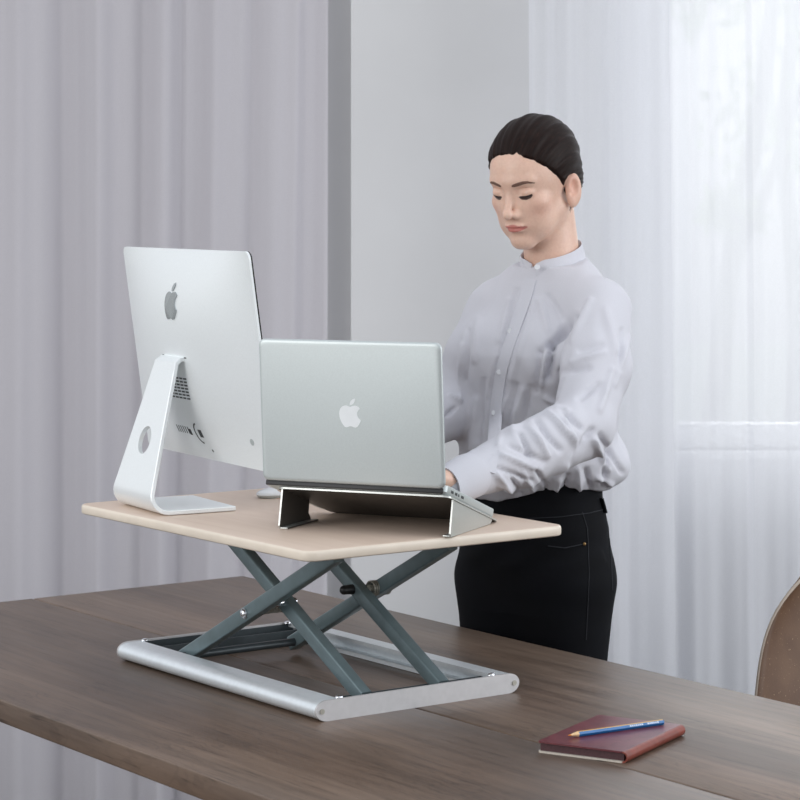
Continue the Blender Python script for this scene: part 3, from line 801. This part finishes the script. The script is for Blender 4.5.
# ---- head frame (x her left, y front, z up), turned, bent forward and slightly tilted
hc_ = Vector((at(533.5, 0, 4.50).x, 4.50, 1.588))
hy = math.radians(36); pitch = math.radians(18); roll = math.radians(0)
fx = Vector((-math.sin(hy), -math.cos(hy), 0)); lx = Vector((math.cos(hy), -math.sin(hy), 0)); uz = Vector((0,0,1))
Rb = Matrix((lx, fx, uz)).transposed()
Rh = Rb @ Matrix.Rotation(-pitch, 3, 'X') @ Matrix.Rotation(roll, 3, 'Y')
# (lx, fx, uz) is left-handed; mirror-free by building the head symmetric
Hm = Matrix.Translation(hc_) @ Rh.to_4x4()
Hi = Hm.inverted()
def to_head(P):
    A = np.array(Hi); return [A[i][0]*P[0]+A[i][1]*P[1]+A[i][2]*P[2]+A[i][3] for i in range(3)]
def head_sdf(P):
    q = to_head(P); x = np.abs(q[0]); y, z = q[1], q[2]; p = [x, y, z]
    d = ell(p, (0,-.012,.030), (.0725,.094,.084))
    d = su(d, ell(p, (0,.026,.012), (.0605,.0635,.070)), .02)
    d = su(d, ell(p, (0,.028,-.045), (.0530,.054,.056)), .022)
    d = su(d, cap(p, (.047,.000,-.056), (.013,.066,-.0985), .0150, .0125), .026)       # jaw
    d = su(d, ell(p, (0,.070,-.0975), (.0150,.0165,.0145)), .018)                         # chin
    d = su(d, ell(p, (.040,.056,-.026), (.019,.019,.017)), .016)                        # cheekbone
    d = su(d, ell(p, (.029,.050,-.062), (.023,.025,.030)), .020)                        # cheek
    d = su(d, cap(p, (.006,.0815,.020), (.040,.070,.021), .0085, .006), .012)             # brow ridge
    d = smax(d, -ell(p, (.0300,.0915,.0030), (.0155,.0125,.0095)), .008)                   # socket
    d = su(d, ell(p, (.0310,.0710,-.0015), (.0140,.0125,.0105)), .004)                   # lidded eye
    d = smax(d, -cap(p, (.0205,.0815,.0065), (.0420,.0760,.0070), .0012), .0025)           # lid crease
    d = smax(d, -cap(p, (.0200,.0840,-.0085), (.0420,.0780,-.0075), .0010), .0020)           # lash gap
    d = su(d, ell(p, (0,.072,-.058), (.026,.020,.022)), .014)                           # muzzle
    d = su(d, ell(p, (.013,.0725,-.031), (.019,.0165,.022)), .012)                       # upper jaw beside the nose
    d = su(d, cap(p, (0,.0800,.010), (0,.1035,-.032), .0054, .0070), .010)              # nose bridge
    d = su(d, ell(p, (0,.1045,-.0370), (.0085,.0095,.0080)), .006)                       # tip
    d = su(d, ell(p, (.0110,.0915,-.0405), (.0068,.0095,.0068)), .007)                    # wings
    d = smax(d, -ell(p, (.0062,.0965,-.0488), (.0030,.0042,.0024)), .002)               # nostrils
    d = smax(d, -cap(p, (0,.0985,-.050), (0,.0960,-.0565), .0020), .003)                # philtrum
    d = su(d, ell(p, (.0050,.0895,-.0622), (.0150,.0066,.0036)), .005)                   # upper lip
    d = su(d, ell(p, (0,.0890,-.0705), (.0150,.0070,.0044)), .005)                        # lower lip
    d = smax(d, -cap(p, (0,.0975,-.0665), (.0245,.0865,-.0655), .0011), .0022)             # mouth line
    d = smax(d, -ell(p, (0,.0930,-.0820), (.014,.0055,.0042)), .006)                       # below the lip
    # ears
    ea = math.radians(14)
    R = [[1,0,0],[0,math.cos(ea),math.sin(ea)],[0,-math.sin(ea),math.cos(ea)]]
    Ry = [[.88,.47,0],[-.47,.88,0],[0,0,1]]
    RR = (np.array(Ry) @ np.array(R)).tolist()
    ec = (.0745,-.015,-.025)
    e = ell(p, ec, (.0062,.0170,.0315), RR)
    e = su(e, ell(p, (.0720,-.007,-.047), (.0050,.008,.010)), .006)
    e = smax(e, -ell(p, (.0850,-.0100,-.018), (.0120,.0105,.0190), RR), .003)
    e = smax(e, -ell(p, (.0785,-.005,-.029), (.0060,.0048,.0065)), .003)
    d = su(d, e, .006)
    return d
neck0 = hc_+Rh @ Vector((0,-.030,-.045)); neck1 = Vector((at(555, 0, 4.53).x, 4.535, 1.39))
def full_head(P):
    d = head_sdf(P)
    n = cap(P, neck0, neck1, .0500, .0540)
    d = su(d, n, .016)
    # collar bones and the top of the chest, inside the shirt
    d = su(d, ell(P, (neck1.x, neck1.y, 1.37), (.070,.050,.030)), .02)
    return d
parts = []
V, Q = nets(full_head, (hc_.x-.135, hc_.y-.155, 1.335), (hc_.x+.150, hc_.y+.155, hc_.z+.135), .0020)
parts.append((V, Q)); HV, HQ = V, Q
# ---- joints in world space
RS = at(493, 308, 4.60); LS = at(602, 309, 4.425)
LE = at(582, 427, 4.235); LW_ = at(452, 484, 3.985)
RE = at(458, 408, 4.56); RW_ = Vector((-.110, 4.312, 1.062))
def body_sdf(P):
    q = Wi; A = np.array(Wi)
    p = [A[i][0]*P[0]+A[i][1]*P[1]+A[i][2]*P[2]+A[i][3] for i in range(3)]
    t = table_loft(p, [(.78,.120,.080,0,0),(.86,.135,.090,0,0),(.98,.112,.080,.002,0),(1.08,.118,.080,.005,.0),(1.2,.128,.092,.012,0),(1.3,.138,.092,.02,0),(1.37,.125,.070,.028,0),(1.41,.07,.055,.03,0)])
    for a, b, ra, rb in ((RS, RE, .042, .033), (RE, RW_, .032, .021), (LS, LE, .042, .033), (LE, LW_, .032, .021)):
        t = su(t, cap(P, a, b, ra, rb), .02)
    for s in (-1, 1):
        t = su(t, cap(p, (s*.078,0,.80), (s*.078,-.005,.48), .072, .045), .03)
        t = su(t, cap(p, (s*.078,-.005,.48), (s*.078,.02,.09), .045, .030), .015)
        t = su(t, cap(p, (s*.078,.03,.05), (s*.085,-.12,.03), .030, .022), .02)
    return t
parts.append(nets(body_sdf, (HXY.x-.55, HXY.y-.58, .0), (HXY.x+.42, HXY.y+.26, 1.43), .0095))
# ---- hands
def hand(wrist, fwd, up, thumb, curl):
    f = Vector(fwd).normalized(); u = (Vector(up)-f*Vector(up).dot(f)).normalized(); t = u.cross(f)
    if t.dot(Vector(thumb)) < 0: t = -t
    def w(a, b, c): return wrist+t*a+f*b+u*c
    segs = [(w(0,-.018,0), w(0,.012,0), .0215, .0215)]
    palm = [(.027,.092),(.009,.097),(-.009,.093),(-.025,.084)]
    for x, y in palm: segs.append((w(x*.55,.012,-.001), w(x,y-.008,.001), .0135, .0105))
    lens = [(.042,.024,.019),(.046,.028,.020),(.042,.026,.020),(.032,.019,.018)]
    fing = []
    for k, ((x, y), ls) in enumerate(zip(palm, lens)):
        p = w(x, y-.006, .002); a = .12+curl*.35; spread = x*1.4; r = (.0090,.0092,.0088,.0078)[k]
        chain = [p]
        for j, l in enumerate(ls):
            a += curl*(.55, .75, .5)[j]
            dvec = (f*math.cos(a)-u*math.sin(a)+t*spread*.35).normalized(); chain.append(chain[-1]+dvec*l)
        for j in range(3): fing.append((chain[j], chain[j+1], r*(1-.10*j), r*(1-.10*(j+1))))
    th = [w(.016,.018,-.004), w(.036,.045,-.012), w(.050,.072,-.018), w(.052,.098,-.022)]
    fing += [(th[0], th[1], .0135, .0115), (th[1], th[2], .0105, .0095), (th[2], th[3], .0095, .0078)]
    allp = [s[0] for s in segs+fing]+[s[1] for s in segs+fing]
    lo = [min(p[i] for p in allp)-.03 for i in range(3)]; hi = [max(p[i] for p in allp)+.03 for i in range(3)]
    def fn(P):
        d = None
        for a, b, ra, rb in segs:
            c = cap(P, a, b, ra, rb); d = c if d is None else su(d, c, .010)
        fd = None
        for a, b, ra, rb in fing:
            c = cap(P, a, b, ra, rb); fd = c if fd is None else su(fd, c, .0015)
        return su(d, fd, .004)
    parts.append(nets(fn, lo, hi, .0017))
hand(LW_+Vector((0,0,.006)), (-.80,-.56,.13), (.05,.20,.95), (-.3,.8,0), .22)
hand(RW_, (-.90,-.34,-.10), (0,0,1), (0,-1,0), .45)
off = 0; VV = []; QQ = []
for v, q in parts: VV.append(v); QQ.append(q+off); off += len(v)
VV = np.concatenate(VV); QQ = np.concatenate(QQ)
# skin tones: lips and the flush of the cheeks (real colour of the skin)
hq = np.stack(to_head([VV[:,0], VV[:,1], VV[:,2]]), 1); ax_ = np.abs(hq[:,0]); zz = hq[:,2]; yy = hq[:,1]
base = np.array(lin((226,190,170))[:3]); lipc = np.array(lin((196,122,112))[:3]); blush = np.array(lin((222,166,148))[:3]); earc = np.array(lin((226,168,146))[:3]); eye = np.array(lin((70,52,50))[:3])
col = np.tile(base, (len(VV), 1))
def blend(c, w): 
    global col
    col = col*(1-w[:,None])+c*w[:,None]
g = lambda d2: np.exp(-d2)
blend(blush, .38*g(((ax_-.045)/.02)**2+((yy-.060)/.03)**2+((zz+.035)/.018)**2))
blend(earc, .7*g(((ax_-.076)/.010)**2+((zz+.012)/.035)**2+((yy+.013)/.025)**2))
up_ = np.clip(1-((ax_/.0260)**2+((zz+.0662)/(.0050+.0032*np.clip(1-ax_/.024,0,1)))**2), 0, 1)
blend(lipc, np.clip(up_*5, 0, 1)*(yy > .075))
Wl = Wm.inverted(); A = np.array(Wl)
VL = VV @ A[:3,:3].T+A[:3,3]
me = np_mesh('body', VL, QQ)
ca_ = me.color_attributes.new('tone', 'FLOAT_COLOR', 'POINT'); ca_.data.foreach_set('color', np.concatenate([col, np.ones((len(col),1))], 1).astype(np.float32).ravel())
bo = link_mesh('body', me, M['skin'], wo, autos=0)
# ---- brows, lashes: thin strips laid on the face
bv = BVHTree.FromPolygons([Vector(v) for v in HV], HQ.tolist())
def on_face(x, z, off=.0):
    o = Hm @ Vector((x, .2, z)); d = -(Hm.to_3x3() @ Vector((0,1,0)))
    h = bv.ray_cast(o, d)
    return (h[0]-d*off) if h[0] else Hm @ Vector((x,.08,z))
BROW = speck('brown_brow', (112,84,72), .8, 0, .1, 300, 0); LASH = speck('dark_lash', (40,28,27), .7, 0, .1, 300, 0); EYE = speck('dark_iris', (74,56,50), .3, 0, .1, 100, 0)  # the eye strip is the dark iris below the lashes
def strip(name, pts, mat):
    "pts: x, z, half width"
    bm = bmesh.new(); rings = []
    for i, (x, z, hw) in enumerate(pts):
        a = pts[max(i-1,0)]; b = pts[min(i+1,len(pts)-1)]; t = Vector((b[0]-a[0], b[1]-a[1])).normalized(); n = Vector((-t.y, t.x))
        q = [on_face(x+n.x*hw*k, z+n.y*hw*k, h) for k, h in ((-1, -.0003), (-.75, .0009), (.75, .0009), (1, -.0003))]
        rings.append([Wl @ p for p in q])
    loft(bm, rings); return obj(name, bm, mat, wo)
for s in (-1, 1):
    strip('eyebrow', [(s*x, z, w) for x, z, w in ((.0120,.0155,.0016),(.015,.0160,.0030),(.020,.0170,.0036),(.026,.0183,.0036),(.033,.0196,.0032),(.040,.0194,.0025),(.0455,.0172,.0017),(.0490,.0150,.0008))], BROW)
    strip('eyelid_opening', [(s*x, z, w) for x, z, w in ((.0205,-.0085,.0008),(.0245,-.0106,.0026),(.031,-.0114,.0032),(.0375,-.0102,.0025),(.0425,-.0072,.0008))], EYE)
    strip('eyelashes', [(s*x, z, w) for x, z, w in ((.0190,-.0074,.0008),(.0235,-.0078,.0015),(.0275,-.0083,.0018),(.031,-.0083,.0020),(.036,-.0076,.0021),(.0405,-.0058,.0015),(.0430,-.0046,.0008))], LASH)
# ---- hair, in the head's own frame
def hair_sdf(p):
    x, y, z = p[0], p[1], p[2]; ax = np.abs(x)
    d = ell(p, (0,-.014,.033), (.0800,.1005,.0865))
    d = su(d, ell(p, (0,-.055,-.022), (.064,.050,.050)), .03)
    d = su(d, ell(p, (0,-.098,-.030), (.026,.022,.026)), .02)
    # the parting and combed-back locks
    a = np.arctan2(x, z+.06)
    d = d+.0012*np.sin(a*34+y*14)*np.clip((z+.05)*12, 0, 1)+.0007*np.sin(a*71-y*25)
    d = d+.0035*np.exp(-((a-.10-y*.6)/.06)**2)*np.clip((y+.02)*20, 0, 1)
    cut = (y-.0135-.86*z+1.2*np.clip(ax-.045, 0, 1)*0-.10*(.07-ax)*0)/1.32
    cut = np.maximum(cut, -(z+.052+.2*(y+.06))*1.0)
    d = smax(d, cut, .007)
    keep = ell([ax, y, z], (.078,-.012,-.026), (.017,.0200,.0320))   # room for the ear
    return smax(d, -keep, .005)
V, Q = nets(hair_sdf, (-.10,-.145,-.09), (.10,.11,.14), .0021)
ho = link_mesh('hair', np_mesh('hair', V, Q), M['hair'], wo, autos=0)
ho.matrix_basis = Wl @ Hm
part_label(ho, 'dark brown hair combed back smoothly')
# a few loose short hairs at the nape
bm = bmesh.new()
for k in range(7):
    a = Hm @ Vector((.050+.003*k*.5, -.040+.004*k, -.045)); b = Hm @ Vector((.050+.002*k, -.038+.005*k, -.066-.002*(k % 3)))
    sweep(bm, [Wl @ a, Wl @ ((a+b)/2+Vector((.002,0,0))), Wl @ b], lambda u: .0007*(1-u)+.0002, 5)
fo = obj('nape_wisps', bm, M['hair'], wo)

# ---- trousers
def trousers(P):
    p = P
    t = table_loft(p, [(.70,.100,.060,0,.0),(.775,.138,.092,0,.0),(.82,.145,.104,0,.002),(.87,.147,.110,0,.004),(.93,.143,.106,.0,.004),(.985,.128,.097,.004,.002),(1.035,.124,.094,.008,0)])
    legs = None
    for s in (-1, 1):
        l = su(cap(p, (s*.074,.0,.83), (s*.074,-.008,.48), .086, .061), cap(p, (s*.076,-.008,.48), (s*.076,.02,.085), .060, .040), .02)
        legs = l if legs is None else np.minimum(legs, l)
    top = np.maximum(t, .72-p[2])
    d = su(top, legs, .03)
    d = d+.0012*np.sin(p[2]*55+p[0]*20)*np.exp(-((p[2]-.80)/.07)**2)+.0015*np.sin(p[0]*60-p[2]*90)*np.exp(-((p[2]-.885)/.03)**2)*(p[1] < 0)
    return np.maximum(d, np.maximum(p[2]-1.03, .075-p[2]))
V, Q = nets(trousers, (-.20,-.16,.06), (.20,.16,1.045), .0045)
tr = link_mesh('trousers', np_mesh('trousers', V, Q), M['denim'], wo, autos=0); part_label(tr, 'tight black denim trousers')
tv = BVHTree.FromPolygons([Vector(v) for v in V], Q.tolist())
def on_mesh(bvh, px, py, off=.001):
    "the point of her clothes seen at px,py of the photo, in her frame"
    o = Wi @ Vector((0,0,CAMZ)); d = ((Wi @ at(px, py, 4.5))-o).normalized(); h = bvh.ray_cast(o, d)
    return (h[0]+h[1]*off*(1 if h[1].dot(d) < 0 else -1)) if h[0] else None
def seam(name, bvh, pts, r, mat, par, off=.0005):
    P = []
    for (a, b), (c, e) in zip(pts, pts[1:]):
        n = max(2, int(math.hypot(c-a, e-b)/3))
        for k in range(n): P.append((a+(c-a)*k/n, b+(e-b)*k/n))
    P.append(pts[-1]); W_ = [q for q in (on_mesh(bvh, x, y, off) for x, y in P) if q]
    if len(W_) < 2: return None
    bm = bmesh.new(); sweep(bm, W_, r, 6); return obj(name, bm, mat, par)
seam('pocket_seam', tv, [(582,512),(587,528),(588,545)], .0012, M['stitch'], tr)
seam('pocket_seam', tv, [(548,546),(565,548),(584,544)], .0012, M['stitch'], tr)
seam('side_seam', tv, [(588,545),(589,575),(588,600),(586,640)], .0010, M['stitch'], tr)
seam('back_pocket', tv, [(609,538),(611,560),(612,590)], .0014, M['stitch'], tr)
seam('waistband_seam', tv, [(520,519),(560,517),(590,513),(609,508)], .0011, M['stitch'], tr)
q = on_mesh(tv, 584, 544, .001)
if q:
    bm = bmesh.new(); g_ = bmesh.ops.create_uvsphere(bm, u_segments=10, v_segments=6, radius=.0035); bmesh.ops.translate(bm, vec=q, verts=g_['verts']); obj('rivet', bm, M['rivet'], tr)
q = on_mesh(tv, 600, 498, .001); q2 = on_mesh(tv, 604, 513, .001)
if q and q2:
    bm = bmesh.new(); prof = rrect(.012, .005, .001, 2)
    loft(bm, [[p_+Vector((a, b, 0)) for a, b in prof] for p_ in (q, (q+q2)/2, q2)]); obj('belt_loop', bm, M['denim'], tr)
for s in (-1, 1):
    bm = bmesh.new(); g_ = bmesh.ops.create_uvsphere(bm, u_segments=20, v_segments=12, radius=1)
    for v in bm.verts:
        v.co = Vector((s*.082+v.co.x*(.040 if v.co.y < 0 else .034), -.055+v.co.y*.125, .002+max(0, v.co.z)*(.050 if v.co.y < .2 else .065)))
    so_ = obj('shoe', bm, M['shoe'], wo)
# ---- shirt: torso and sleeves in one piece of cloth, folds pushed into it
lRS, lLS, lLE, lLW, lRE, lRW = (Wi @ p for p in (RS, LS, LE, LW_, RE, RW_))
NK = Wi @ neck1
TH0 = loc(526, 259, 4.475); TH1 = loc(530, 282, 4.462)
def shirt(P):
    p = P
    ql = [P[0], P[1], P[2]-.030*np.clip((P[0]+.02)/.12, 0, 1)*np.clip((1.25-P[2])/.2, 0, 1)]
    t = table_loft(ql, [(.985,.130,.100,.004,0),(1.0,.146,.112,.004,0),(1.03,.152,.126,.006,-.004),(1.07,.150,.126,.008,-.004),(1.13,.156,.120,.012,-.002),(1.20,.152,.120,.018,-.004),
                       (1.26,.156,.124,.024,-.006),(1.32,.148,.106,.030,.0),(1.365,.130,.086,.034,.004),(1.40,.100,.070,.036,.004),(1.425,.074,.058,.038,.0),(1.44,.058,.056,.040,-.002)])
    for c, r in (((-.055,-.085,1.262),(.060,.045,.055)), ((.085,-.090,1.258),(.060,.045,.055))): t = su(t, ell(p, c, r), .04)
    t = su(t, ell(p, (.124,.028,1.048), (.056,.065,.040)), .035)        # cloth bagging over the waist at her back
    t = su(t, ell(p, (.02,.10,1.06), (.12,.05,.06)), .04)
    t = su(t, cap(p, NK+Vector((.0,.01,.02)), lLS+Vector((-.020,0,.010)), .048, .048), .03)
    t = su(t, cap(p, NK+Vector((.0,.01,.02)), lRS+Vector((.020,0,.010)), .048, .044), .03)
    m = (lLS+lLE)/2+Vector((.004,.006,-.004))
    sl = cap(p, lLS, m, .054, .061); sl = su(sl, cap(p, m, lLE, .061, .054), .02)
    fm = (lLE+lLW)/2+Vector((0,0,-.004))
    sl = su(sl, cap(p, lLE, fm, .057, .052), .012); sl = su(sl, cap(p, fm, lLE.lerp(lLW, .86), .052, .036), .012)
    sl = su(sl, cap(p, lLE.lerp(lLW, .84), lLW, .034, .0305), .006)
    t = su(t, sl, .018)
    m2 = (lRS+lRE)/2
    sr = cap(p, lRS, m2, .050, .056); sr = su(sr, cap(p, m2, lRE, .058, .052), .02)
    sr = su(sr, cap(p, lRE, lRE.lerp(lRW, .8), .052, .038), .015); sr = su(sr, cap(p, lRE.lerp(lRW, .8), lRE.lerp(lRW, .97), .034, .031), .006)
    t = su(t, sr, .018)
    # cut the neck open and the cuffs
    t = smax(t, -cap(p, TH0, TH1, .0085, .0030), .003)
    t = np.maximum(t, p[2]-1.434-.20*(p[1]+.0))
    return t
lo = [-.36, -.60, .985]; hi = [.30, .22, 1.47]
allj = [lRS, lLS, lLE, lLW, lRE, lRW]
lo = [min(lo[0], min(j[0] for j in allj)-.06), min(j[1] for j in allj)-.06, .975]; hi = [max(hi[0], max(j[0] for j in allj)+.08), .20, 1.47]
V, Q = nets(shirt, lo, hi, .0042)
# folds, read along the photo: x0,y0,x1,y1, width px, height m (+ ridge, - valley)
FOLDS = [
 # placket side drapes
 (516,290,497,372,4,-.004),(509,300,488,395,4,.003),(498,345,486,440,4,-.003),(534,300,512,380,4,.003),
 # chest: from the armpit to the bust
 (575,318,552,345,6,-.010),(552,345,548,378,6,-.012),(568,330,540,352,5,-.004),(548,350,541,385,4,.004),(541,352,536,392,4,-.005),
 (540,300,548,330,5,.003),(524,390,512,430,5,.004),(516,385,505,425,4,-.004),(530,388,523,425,4,-.004),(505,400,498,445,4,.003),
 (548,296,562,318,5,-.003),(478,320,474,360,6,.004),(468,330,466,380,4,-.004),(476,400,470,450,5,.004),(484,380,478,440,4,-.004),
 (462,345,460,400,4,.004),(455,408,447,414,3,-.006),(450,395,460,402,3,.005),
 # sleeve of her left arm (nearer)
 (590,300,572,340,5,.004),(580,350,600,344,6,-.004),(572,362,604,352,5,.003),(560,372,588,368,5,-.004),(606,310,616,350,7,.003),(622,330,620,370,4,-.004),(612,370,600,410,5,.004),
 (598,384,580,398,5,-.004),(630,338,615,385,4,.003),
 (556,402,580,428,4,-.006),(546,398,566,410,4,.006),(548,412,572,440,4,.006),(536,420,560,450,4,-.006),(530,428,548,456,4,.005),(520,434,530,455,4,-.005),(565,420,575,445,4,.004),
 (510,446,545,462,4,-.004),(502,455,540,470,4,.004),(498,468,530,480,3,-.005),(496,474,512,492,4,.005),(512,478,520,494,3,-.005),(524,474,534,490,3,.005),(536,470,545,484,3,-.005),(500,486,520,490,3,.004),
 (592,430,570,462,5,-.007),(585,440,556,478,5,.005),
 # cloth bagging at the waist
 (594,440,608,470,4,.006),(600,435,622,472,4,-.006),(607,452,604,485,4,-.006),(560,480,552,502,4,.005),(568,476,562,500,4,-.005),(578,470,580,492,4,.005),(586,470,590,488,4,-.006),(548,485,544,503,4,-.004),(597,478,612,484,3,.005),
 (532,496,545,490,3,-.004),
]
nr = normals(V, Q)
wpos = V @ np.array(Wm)[:3,:3].T+np.array(Wm)[:3,3]; wn = nr @ np.array(Wm)[:3,:3].T
sx_p = 400+FOC*wpos[:,0]/wpos[:,1]; sy_p = HOR+FOC*(CAMZ-wpos[:,2])/wpos[:,1]
fac = np.clip(-wn[:,1]*1.6+.2, 0, 1); dsp = np.zeros(len(V))
for a, b, c, e, w, h in FOLDS:
    dx, dy = c-a, e-b; L2 = dx*dx+dy*dy; t = np.clip(((sx_p-a)*dx+(sy_p-b)*dy)/L2, 0, 1)
    dd = np.hypot(sx_p-a-dx*t, sy_p-b-dy*t); dsp += 2.0*h*np.exp(-(dd/(w*.62))**2)*fac*(1-.35*np.abs(2*t-1))
# fine crumple everywhere
cr = np.sin(V[:,0]*70+V[:,2]*40+2*np.sin(V[:,1]*45))*np.sin(V[:,1]*60-V[:,2]*55+1.5*np.sin(V[:,0]*50))
dsp += .0012*cr
V = V+nr*dsp[:,None]
sh = link_mesh('shirt', np_mesh('shirt', V, Q), M['shirt'], wo, autos=0)
part_label(sh, 'loose white cotton shirt with full sleeves')
sv = BVHTree.FromPolygons([Vector(v) for v in V], Q.tolist())
# collar band
cb_ = Wi @ Vector((at(555,0,4.53).x, 4.535, 0)); bm = bmesh.new(); rings = []
cc = lambda a, z, r0: None
tiltz = .020
nkdir = Vector((neck0-neck1)).normalized()
def ringp(a, h, r):
    # a = 0 at the throat, going round
    c = neck1+nkdir*((1.440-neck1.z)/nkdir.z)
    fwd = Fv*.94+Vector((-.10,-.0,0)); fwd.normalize(); side = Vector((-fwd.y, fwd.x, 0))
    z = h+tiltz*(-math.cos(a))
    return Wi @ (c+nkdir*(z/nkdir.z)*1.0+fwd*(math.cos(a)*r*1.02)+side*(math.sin(a)*r*.98))
n = 56; gap = .10
for k in range(n+1):
    a = .13+(2*PI-.13-.08)*k/n
    e = min(1, min(k, n-k)/2.5); r = .0600+(.004*max(0, 1-k/8) if k < 8 else 0)
    h1 = .0150-.006*(1-e)
    rings.append([ringp(a, -.014, r+.004), ringp(a, .0, r+.0025), ringp(a, h1, r+.0005), ringp(a, h1+.0012, r-.0008), ringp(a, h1-.0005, r-.0022), ringp(a, -.014, r+.0005)])
loft(bm, rings); co_ = obj('collar', bm, M['shirt'], sh, autos=60)
# placket strip and buttons
PLK = [(531,279),(528,290),(524,304),(518,320),(511,340),(505,358),(500,378),(497,400),(495,425),(493,450),(489,472)]
pk = []
for (a, b), (c, e) in zip(PLK, PLK[1:]):
    for k in range(4): pk.append((a+(c-a)*k/4, b+(e-b)*k/4))
pk.append(PLK[-1]); rings = []
wl = 5.6
for x, y in pk:
    cen = on_mesh(sv, x, y, .002); ed = [on_mesh(sv, x+wl*s, y+wl*.28*s, 0) for s in (-1, 1)]
    if not cen or not ed[0] or not ed[1]: continue
    h = on_mesh(sv, x, y, .0)
    nn = (on_mesh(sv, x, y, .01)-h).normalized()
    rings.append([ed[0]-nn*.002, ed[0]+nn*.0016, (ed[0]+cen)/2+nn*.0012, cen+nn*.0002, (ed[1]+cen)/2+nn*.0012, ed[1]+nn*.0022, ed[1]-nn*.002])
# smooth the strip along its length
for _ in range(3):
    rings = [rings[0]]+[[(rings[i-1][j]+2*rings[i][j]+rings[i+1][j])/4 for j in range(7)] for i in range(1, len(rings)-1)]+[rings[-1]]
bm = bmesh.new(); loft(bm, rings); pl_ = obj('placket', bm, M['shirt'], sh, autos=50)
bm = bmesh.new(); bm.from_mesh(pl_.data); bmesh.ops.triangulate(bm, faces=bm.faces); pv = BVHTree.FromBMesh(bm); bm.free()
for x, y in ((537,267),(510,331),(499,372),(494,413)):
    q = on_mesh(pv, x, y, .0) or on_mesh(sv, x, y, .002)
    if y < 280: q = None
    if not q:
        o_ = Wi @ Vector((0,0,CAMZ)); q = (Wi @ at(x, y, 4.462))
    toc = (o_-q).normalized() if False else ((Wi @ Vector((0,0,CAMZ)))-q).normalized()
    bm = bmesh.new(); cyl(bm, q-toc*.001, q+toc*.0022, .0052, .0048, 20)
    bt = obj('button', bm, M['button'], sh)
# cuffs
for e_, w_, r0, r1 in ((lLE, lLW, .0365, .0330), (lRE, lRW, .0350, .0325)):
    a = e_.lerp(w_, .84); b = e_.lerp(w_, 1.05); d = (b-a).normalized(); s = d.orthogonal().normalized(); u = d.cross(s); bm = bmesh.new(); rings = []
    for t, r in ((0, r0-.003), (0.0, r0+.0012), (.25, r0+.0022), (.6, (r0+r1)/2+.0015), (1, r1+.001), (1, r1-.0015), (.5, r1-.002)):
        c = a.lerp(b, t); rings.append([c+(s*math.cos(x)+u*math.sin(x))*(r+.0008*math.sin(3*x+t*4)) for x in np.linspace(0, 2*PI, 41)[:-1]])
    loft(bm, rings, True, False); obj('cuff', bm, M['shirt'], sh, autos=60)


# ================================================================== LIGHT, CAMERA
W = bpy.data.worlds.new('sky'); S.world = W; W.use_nodes = True; nt = W.node_tree; bg = nt.nodes['Background']
tc_ = nt.nodes.new('ShaderNodeTexCoord'); sx_ = nt.nodes.new('ShaderNodeSeparateXYZ'); nt.links.new(tc_.outputs['Generated'], sx_.inputs[0])
rp = nt.nodes.new('ShaderNodeValToRGB'); mr = nt.nodes.new('ShaderNodeMapRange'); mr.inputs['From Min'].default_value = -1; mr.inputs['From Max'].default_value = 1
nt.links.new(sx_.outputs[2], mr.inputs['Value']); nt.links.new(mr.outputs[0], rp.inputs['Fac'])
rp.color_ramp.elements[0].color = (.05,.05,.05,1); rp.color_ramp.elements[0].position = .42
e_ = rp.color_ramp.elements.new(.52); e_.color = (.86,.87,.88,1)
rp.color_ramp.elements[-1].color = (.90,.94,1.0,1); rp.color_ramp.elements[-1].position = .66
nt.links.new(rp.outputs[0], bg.inputs['Color']); bg.inputs['Strength'].default_value = 1.0
def area(name, loc, target, size, power, col=(1,1,1)):
    l = bpy.data.lights.new(name, 'AREA'); l.shape = 'RECTANGLE'; l.size, l.size_y = size; l.energy = power; l.color = col
    o = bpy.data.objects.new(name, l); COL.objects.link(o); o.location = loc
    o.rotation_euler = (Vector(target)-Vector(loc)).to_track_quat('-Z', 'Y').to_euler(); return o
area('fill_right', (3.4, 3.4, 2.0), (.2, 4.3, 1.0), (2.2, 2.0), 55, (.95,.97,1))  # added fill from an unseen source on the right
area('fill_left', (-3.3, 1.6, 2.1), (-.2, 4.1, 1.0), (2.4, 2.0), 62, (1,.985,.97))  # unseen soft fill, added for the highlights on the desktop computer
area('daylight_window', (1.5, 7.6, 2.2), (1.2, 5.8, 1.5), (1.1, 2.2), 52, (.97,.99,1))

cam = bpy.data.cameras.new('camera'); co = bpy.data.objects.new('camera', cam); COL.objects.link(co)
co.location = (0, 0, CAMZ); co.rotation_euler = (PI/2, 0, 0)
cam.sensor_width = 36; cam.lens = FOC/800*36; cam.shift_y = -(400-HOR)/800
cam.dof.use_dof = True; cam.dof.focus_distance = 4.0; cam.dof.aperture_fstop = 15
cam.clip_start = .1; cam.clip_end = 200
S.camera = co
S.view_settings.view_transform = 'Standard'; S.view_settings.look = 'None'; S.view_settings.exposure = 0; S.view_settings.gamma = 1
